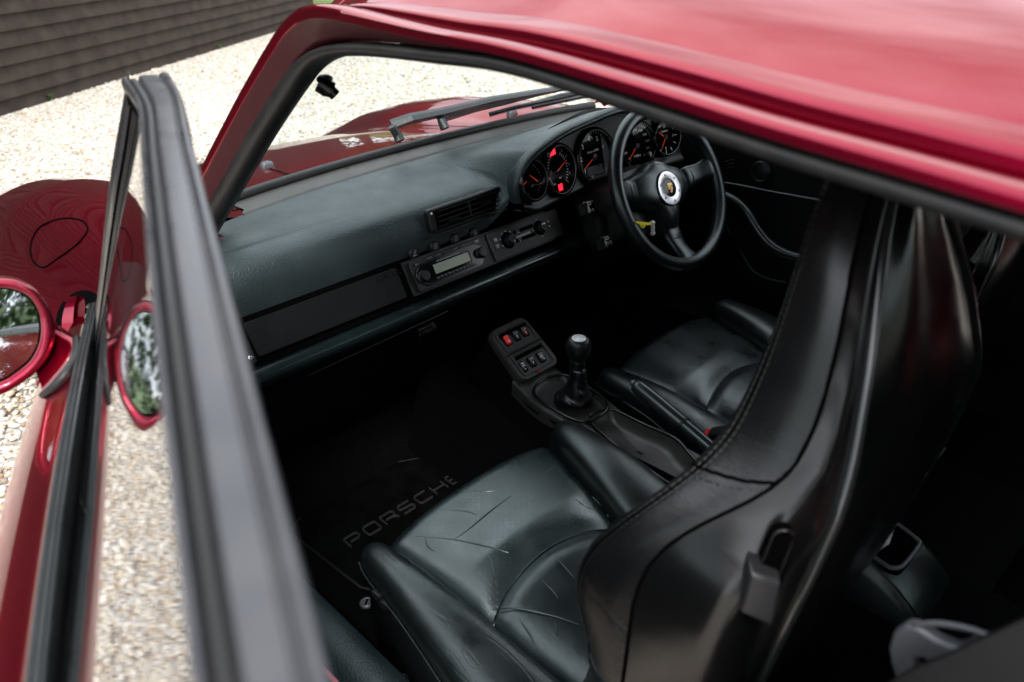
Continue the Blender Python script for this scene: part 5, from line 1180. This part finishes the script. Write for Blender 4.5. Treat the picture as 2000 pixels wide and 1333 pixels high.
    sub('lower_seam', MB().tube([lp(.673+.012*t, t)+V(-.0006, 0, 0) for t in np.linspace(0, .99, 30)], .0018, 6), M['leather_fine'], s)
    # slot and release lever on the shell side
    d = nrm(V(*(BB_(.86)-SS(.86)), 0)); nn = V(d[1], -d[0], 0); nn = nn if nn[0] < 0 else -nn
    P0 = V(*(SS(.86)*.5+BB_(.86)*.5), .86) + nn*.036
    def sp(px, o_=0): return pl(px, P0+nn*o_, nn)
    a, b = sp((1530, 1052)), sp((1478, 1175)); sl = nrm(b-a); sd_ = np.cross(nn, sl); w = .0085; pts = []
    for c, s0 in ((a, 180), (b, 0)):
        for k in range(9): an = R_(s0-90+k*22.5); pts.append(c + sl*w*math.cos(an) + sd_*w*math.sin(an))
    sub('lever_slot', MB().loft([[p+nn*-.010 for p in pts], [p+nn*.0006 for p in pts]]), M['black'], s, smooth=False)
    sub('slot_rim', MB().tube([p+nn*.0004 for p in pts], .0012, 6, True), M['shell'], s, ang=180)
    q = [sp(p, .012) for p in ((1463, 1106), (1529, 1131), (1510, 1226), (1440, 1196))]; cq = sum(q)/4
    lv = sub('release_lever', MB().loft([[cq+(p-cq)*k*.9+nn*h for p in q] for h, k in ((-.022, 1.0), (.000, 1.0), (.004, .90), (.0045, .7))]), M['lever_grey'], s, ang=25, bevel=.002)
    return s
seat1 = seat('near black leather sports seat with hard back shell')
def dup(src, off, label):
    r = src.copy(); COL.objects.link(r); r.parent = car; r.matrix_parent_inverse = CINV.copy(); r.location = off; r['label'] = label
    for ch in src.children:
        c = ch.copy(); COL.objects.link(c); c.parent = r; c.matrix_parent_inverse = Matrix.Identity(4)
    return r
seat2 = dup(seat1, (.682, .088, -.012), 'far black leather sports seat behind the steering wheel')
# the worn folds across the near cushion
Lx, Rx, arc, zc = FOLD['f']
def oncush(p):
    z = .50
    for _ in range(14):
        q = az(p, z); k = min(.98, max(.02, (q[0]-Lx(q[1]))/(Rx(q[1])-Lx(q[1])))); ya = arc(k)
        z = zc(k, q[1]) - .010*math.sin(math.pi*k)**.6*math.exp(-((q[1]-ya)/.016)**2) + (.006 if q[1] < ya-.008 else 0) - .014*math.exp(-(min(k, 1-k)/.028)**2)
    return V(q[0], q[1], z)
e = MB()
for ln in (((590, 690), (780, 707), (960, 748), (1065, 785)), ((882, 722), (930, 800), (952, 895)), ((1255, 348), (1262, 470), (1265, 640)), ((652, 768), (800, 682), (950, 562), (1180, 402), (1240, 335)), ((930, 1012), (1030, 1006), (1200, 1040), (1335, 1085)),
           ((790, 482), (900, 492), (965, 486)), ((705, 572), (830, 582), (875, 604)), ((1430, 520), (1445, 605)), ((1212, 778), (1260, 832), (1300, 878)), ((1060, 1062), (1100, 1120), (1130, 1190)), ((1208, 1065), (1222, 1125)), ((1290, 520), (1350, 560), (1400, 575)), ((1310, 470), (1380, 520), (1420, 560)), ((640, 690), (652, 735), (690, 760)), ((1150, 880), (1200, 930), (1225, 965))):
    P = spline([oncush((547+a/2.2561, 742+b/2.2561)) for a, b in ln], 6); n = len(P)
    e.tube([p+V(0, 0, -.0003) for p in P], [.0004+.0011*math.sin(math.pi*i/(n-1)) for i in range(n)], 6)
o = sub('worn_folds', e, M['leather_perf'], seat1, ang=180); o['kind'] = 'stuff'
# edge highlight on the shell's lower lip, modelled as a light grey strip
p = [ay(q, -.752) for q in ((1826, 866), (1838, 872), (1760, 975), (1742, 972))]
e = MB().loft([[q+V(0, h, 0) for q in p] for h in (.0, -.004, -.006)]); sub('lip_highlight', e, M['grey_metal'], seat1, ang=30)
# ---- rear of the tunnel: leather saddle with ashtray frame
ra = [az(q, .475) for q in ((1640, 1150), (1690, 1120), (1740, 1125), (1790, 1150), (1808, 1190))]
rc = az((1745, 1075), .49)
RX0, RX1 = -.055, .050
prf = [(-.60, .505), (-.66, .500), (-.70, .492), (-.735, .475), (-.765, .450), (-.785, .415), (-.795, .36)]
e = MB().grid([[V(x, y, z-dz) for x, dz in ((RX0-.022, .12), (RX0-.016, .02), (RX0-.008, .004), (RX0, 0), (RX0*.5+RX1*.5, -.003), (RX1, 0), (RX1+.008, .004), (RX1+.016, .02), (RX1+.022, .12))] for y, z in [tuple(q[:2]) for q in spline([V(a, b, 0) for a, b in prf], 4)]])
rcon = part('rear_console', e, M['leather'], ang=60, label='rear console end in scuffed black leather with a framed ashtray')
rf_ = [az(q, .492) for q in ((1690, 1072), (1743, 1030), (1762, 1036), (1790, 1058), (1794, 1070), (1764, 1108), (1746, 1114), (1728, 1108))]
rq = spline(rf_, 3, True); cq = sum(rq)/len(rq)
sub('ashtray_frame', MB().tube([p+V(0, 0, .004) for p in rq], .0036, 8, True), M['grey_metal'], rcon, ang=180)
sub('ashtray_hollow', MB().loft([[cq+(p-cq)*.98+V(0, 0, h) for p in rq] for h in (-.02, .0035)]), M['black'], rcon, smooth=False)
sub('saddle_stitching', MB().tube([V(RX0-.006, y, z+.001) for y, z in prf], .0016, 5), M['plastic'], rcon)
# rear seat pan and bulkhead
part('rear_seat', MB().grid([[V(x, y, z) for x in (-.60, -.12, 0, .13, .72)] for y, z in ((-1.0, .34), (-1.02, .42), (-1.10, .44), (-1.40, .42), (-1.50, .52), (-1.66, .88))]), M['carpet'], ang=40)
part('rear_hump', MB().grid([[V(x, y, z) for x, z in ((-.19, .24), (-.16, .33), (-.09, .375), (.0, .38), (.10, .375), (.15, .33), (.18, .24))] for y in (-.70, -.9, -1.0, -1.06)]), M['carpet'], ang=40)
# ---- far door card
DX = .700
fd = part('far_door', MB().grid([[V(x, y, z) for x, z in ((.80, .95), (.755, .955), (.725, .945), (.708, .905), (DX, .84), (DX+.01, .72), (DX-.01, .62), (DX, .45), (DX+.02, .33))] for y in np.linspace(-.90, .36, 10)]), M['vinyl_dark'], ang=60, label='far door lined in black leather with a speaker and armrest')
c = ax((1487, 335), DX-.004); f = Fr(c, (0, -1, 0), (0, 0, 1)); f = Fr(f.o, (0, 1, 0), (0, 0, 1)); f.n = V(-1, 0, 0)
sub('speaker', MB().lathe(f, [(.026, -.002), (.026, .004), (.023, .006), (.021, .004), (.012, .0065), (.0001, .007)], 30), M['plastic'], fd, ang=40)
for k in range(3): a, b = ax((1417, 316+k*7), DX-.003), ax((1434, 312+k*7), DX-.003); sub('side_vent_slat', MB().tube([a, b], .0016, 5), M['plastic_gloss'], fd)
def line(name, pts, r, m, x=DX-.006, up=(1, 0, 0)): return sub(name, MB().tube(spline([ax(p, x) for p in pts], 6), r, 8, up=up), m, fd, ang=180)
line('door_ledge', ((1405, 357), (1440, 362), (1500, 374), (1560, 385), (1620, 396), (1760, 425), (1900, 462), (2010, 486)), .0045, M['leather_fine'])
line('door_pull', ((1408, 378), (1432, 390), (1456, 412), (1478, 447), (1500, 474), (1530, 493), (1570, 505)), [.010+.004*math.sin(i*.09) for i in range(37)], M['leather'], DX-.02)
line('pocket_edge', ((1414, 412), (1418, 438), (1434, 470), (1455, 505), (1472, 530), (1500, 545), (1535, 552)), .0028, M['leather_fine'])
at_ = spline([ax(p, .63) for p in ((1860, 580), (1900, 553), (1950, 520), (1990, 488), (2060, 440))], 8)
pleat = [.020*(1+.07*math.sin(i*1.9)) for i in range(len(at_))]
arm = sub('armrest', MB().tube(at_, pleat, 16, up=(1, 0, 0)), M['leather_worn'], fd, ang=180)
line('armrest_seam', ((1878, 536), (1930, 500), (1985, 468), (2030, 445)), .0016, M['plastic'], .612)
sub('outer_skin', MB().grid([[V(x, y, z) for x, z in ((.80, .95), (.83, .93), (.885, .85), (.905, .77), (.89, .6), (.86, .42), (.82, .32))] for y in np.linspace(-.90, .36, 6)]), M['paint'], fd, ang=60)
part('speaker_grille', MB().lathe(Fr(ax((1436, 445), DX-.004), (0, 1, 0), (0, 0, 1)), [(.028, -.003), (.028, .003), (.0001, .006)], 24), M['plastic'])
# ---- B pillar edge, belt guide
bpth = spline([ax((2080, 1165), -.585), ax((2000, 1208), -.60), ax((1860, 1275), -.62), ax((1720, 1348), -.635), V(-.655, -.84, .80), V(-.68, -.84, .6), V(-.69, -.85, .38)], 5)
e = MB(); rows = []
for p in bpth: rows.append([p+V(.012, -.004, -.010), p+V(.006, .000, -.002), p+V(-.002, .000, .000), p+V(-.008, -.008, -.004), p+V(-.012, -.03, -.008), p+V(-.03, -.06, -.02), p+V(-.10, -.10, -.05)])
part('door_pillar', e.grid(rows), M['pillar_rubber'], ang=60, label='near door pillar edge with rubber seal')
gc = ax((1800, 1290), -.57)
gf = Fr(gc, nrm(ax((1900, 1230), -.57)-ax((1780, 1310), -.57)), (0, 0.05, 1))
def gpx(px): return gf.uv(px)
# a hooked plastic loop: big round end and two arms
lo1 = [(1742, 1292), (1738, 1262), (1748, 1232), (1772, 1217), (1796, 1222), (1830, 1246), (1868, 1262), (1890, 1256), (1905, 1243), (1928, 1252), (1890, 1282), (1860, 1300), (1830, 1298), (1806, 1282), (1790, 1284), (1788, 1310), (1802, 1345), (1780, 1360), (1755, 1330)]
P = [gpx(p) for p in lo1]
guide = part('belt_guide', MB().loft([[gf(a, b, h) for a, b in P] for h in (-.008, .003)]), M['grey_metal'], ang=35, bevel=.003, label='grey plastic seat belt guide by the near pillar')
e = MB().tube(spline([pl(p, gf.o, gf.n) for p in ((1784, 1222), (1830, 1218), (1890, 1228), (1930, 1242))], 5), .0022, 8); sub('guide_arm', e, M['grey_metal'], guide, ang=180)
sub('guide_bolt', MB().sphere(Fr(pl((1812, 1318), gf.o, gf.n), gf.u, gf.v), .009, .009, .005, 14, 8), M['grey_metal'], guide, ang=180)
# ---- visor pivot by the windscreen corner
p0 = ay((622, 163), .06); p1 = ay((651, 177), .05)
vp = part('visor_pivot', MB().tube([p0, p0*.5+p1*.5+V(0, 0, -.001), p1], [.012, .013, .011], 14).tube([p0*.4+p1*.6, p1+(p1-p0)*.10+V(0, 0, -.006)], .0085, 14), M['plastic_gloss'], ang=60, label='black sun visor pivot at the windscreen corner')
sub('visor_clip', MB().sphere(Fr(ay((634, 155), .06)), .012, .012, .007, 12, 8), M['plastic'], vp, ang=180)
# ---- wipers
wn = nrm(V(0, .33, .59)); W0 = V(0, .545, .918)
def wp(px, o_=.018): return pl(px, W0+wn*o_, wn)
def wiper(piv, arm_, blade, label):
    b = wp(piv, -.005); t = wp(arm_[0], .019)
    w = part('wiper', MB().tube([b+wn*-.010, b+wn*.006, b*.4+t*.6, t], [.0115, .0108, .009, .009], 12), M['wiper'], ang=50, label=label)
    A = [wp(p, .024) for p in arm_]
    def bar(P, ws, hs): return MB().loft([[p + nrm(np.cross(nrm(P[min(i+1, len(P)-1)]-P[max(i-1, 0)]), wn))*x*wd + wn*y*h for x, y in ((-1, -.6), (1, -.6), (1, .3), (.6, 1), (-.6, 1), (-1, .3))] for i, (p, wd, h) in enumerate(zip(P, ws, hs))])
    n = len(A); sub('wiper_arm', bar(A, np.linspace(.016, .008, n), np.linspace(.013, .007, n)), M['wiper'], w, ang=30)
    sub('arm_hinge', MB().tube([A[0]+(A[1]-A[0])*.12+wn*.005, A[0]+(A[1]-A[0])*.12+wn*.0115], .0052, 12), M['plastic'], w, ang=50)
    B = [wp(p, .008) for p in blade]; sub('wiper_blade', bar(spline(B, 3), [.0035]*(3*(len(B)-1)+1), [.007]*(3*(len(B)-1)+1)), M['frame_trim'], w, ang=30)
    B2 = [wp(p, .002) for p in blade]; sub('blade_rubber', MB().tube(B2, .0022, 6), M['black'], w)
    m = [B[0]*.68+B[-1]*.32, A[-1]]; sub('blade_bridge', bar([m[0]+wn*.004, m[0]*.5+B[-1]*.5+wn*.009, B[-1]*.8+m[0]*.2+wn*.004], [.004, .006, .004], [.004, .005, .004]), M['wiper'], w, ang=30)
    return w
wiper((778, 268), ((765, 247), (800, 234), (860, 222), (900, 212), (960, 197), (1085, 176), (1190, 154)), ((957, 225), (1010, 211), (1080, 196), (1160, 178)), 'wiper with its pivot near the windscreen middle')
wiper((866, 244), ((860, 232), (930, 211), (985, 199), (1060, 181), (1150, 162)), ((1040, 211), (1090, 200), (1150, 188), (1200, 178)), 'second wiper lying beyond the first')
# ---- rest of the body so that the car is closed from other sides
e = MB(); rows = []
sec = [(0, 1.0), ]
yy = [-.985, -1.08, -1.25, -1.55, -1.85, -2.1, -2.25]
for i, y in enumerate(yy):
    zr = float(np.interp(y, [-2.25, -1.85, -1.55, -1.25, -1.08, -.985], [.70, .86, .96, 1.07, 1.125, 1.155])); wr = float(np.interp(y, [-2.25, -1.85, -1.25, -.985], [.45, .46, .50, .58]))
    wb = float(np.interp(y, [-2.25, -2.0, -1.5, -1.1, -.985], [.62, .82, .91, .88, .80])); zb = float(np.interp(y, [-2.25, -1.6, -.84], [.66, .86, .92]))
    rows.append([(X0-wr, y, zr), (X0-wr-.03, y, zr-.03), (X0-(wr+wb)/2-.01, y, (zr+zb)/2), (X0-wb+.05, y, zb), (X0-wb, y, zb-.14), (X0-wb+.01, y, .45), (X0-wb+.06, y, .28)])
part('rear_quarter', MB().grid(rows), M['paint'], ang=60)
part('rear_quarter', MB().grid([[(2*X0-x, y, z) for x, y, z in r] for r in rows]), M['paint'], ang=60)
p, o_, u, t = FRM[-1]
part('rear_pillar', MB().grid([[p+o_*.016+u*.012, p+o_*-.002+u*.020, p+o_*-.060+u*.031], [V(*rows[0][1]), V(*rows[0][0])*.6+V(*rows[0][1])*.4, V(*rows[0][0])], [V(*rows[1][1]), V(*rows[1][0])*.6+V(*rows[1][1])*.4, V(*rows[1][0])]]), M['paint'], ang=60)
part('rear_window', MB().grid([[(X0+k*r[0][0]*0+(r[0][0]-X0)*k, r[0][1], r[0][2]+.03*(1-k*k)) for k in np.linspace(-1, 1, 9)] for r in rows[1:5]]), M['side_glass'], ang=180)
part('engine_lid', MB().grid([[(X0+(r[0][0]-X0)*k, r[0][1], r[0][2]+.03*(1-k*k)) for k in np.linspace(-1, 1, 9)] for r in rows[4:]] + [[(X0+(rows[-1][3][0]-X0)*k, -2.3, z) for k in np.linspace(-1, 1, 9)] for z in (.55, .32)]) if False else MB().grid([[(X0+(r[0][0]-X0)*k, r[0][1], r[0][2]+.03*(1-k*k)) for k in np.linspace(-1, 1, 9)] for r in rows[4:]]), M['paint'], ang=60)
part('rear_bumper', MB().grid([[(X0+x*.66, -2.25-.08*(1-(abs(x))**3), z) for x in np.linspace(-1, 1, 9)] for z in (.70, .5, .3)]), M['paint'], ang=60)
part('nose', MB().grid([[(X0+x*.80, 2.25+.06*(1-abs(x)**3), z) for x in np.linspace(-1, 1, 9)] for z in (.45, .36, .22)]), M['paint'], ang=60)
part('underbody', MB().box(Fr((X0, 0, .2)), -.62, .62, -2.2, 2.2, -.03, .0), M['black'], smooth=False)
for sx in (-1, 1):
    for y in (1.36, -1.12):
        f = Fr((X0+sx*.76, y, .315), (0, 1, 0), (0, 0, 1))
        f = Fr((X0+sx*(.60 if y > 0 else .70), y, .315), (0, 1, 0), (0, 0, 1))
        w = part('wheel', MB().lathe(f, [(.20, -.09), (.30, -.095), (.315, -.07), (.315, .07), (.30, .095), (.20, .09)], 36, False), M['rubber'], ang=40)
        sub('wheel_rim', MB().lathe(f, [(.21, -.07), (.21, .07), (.06, .05), (.0001, .05)], 30), M['silver'], w, ang=40)
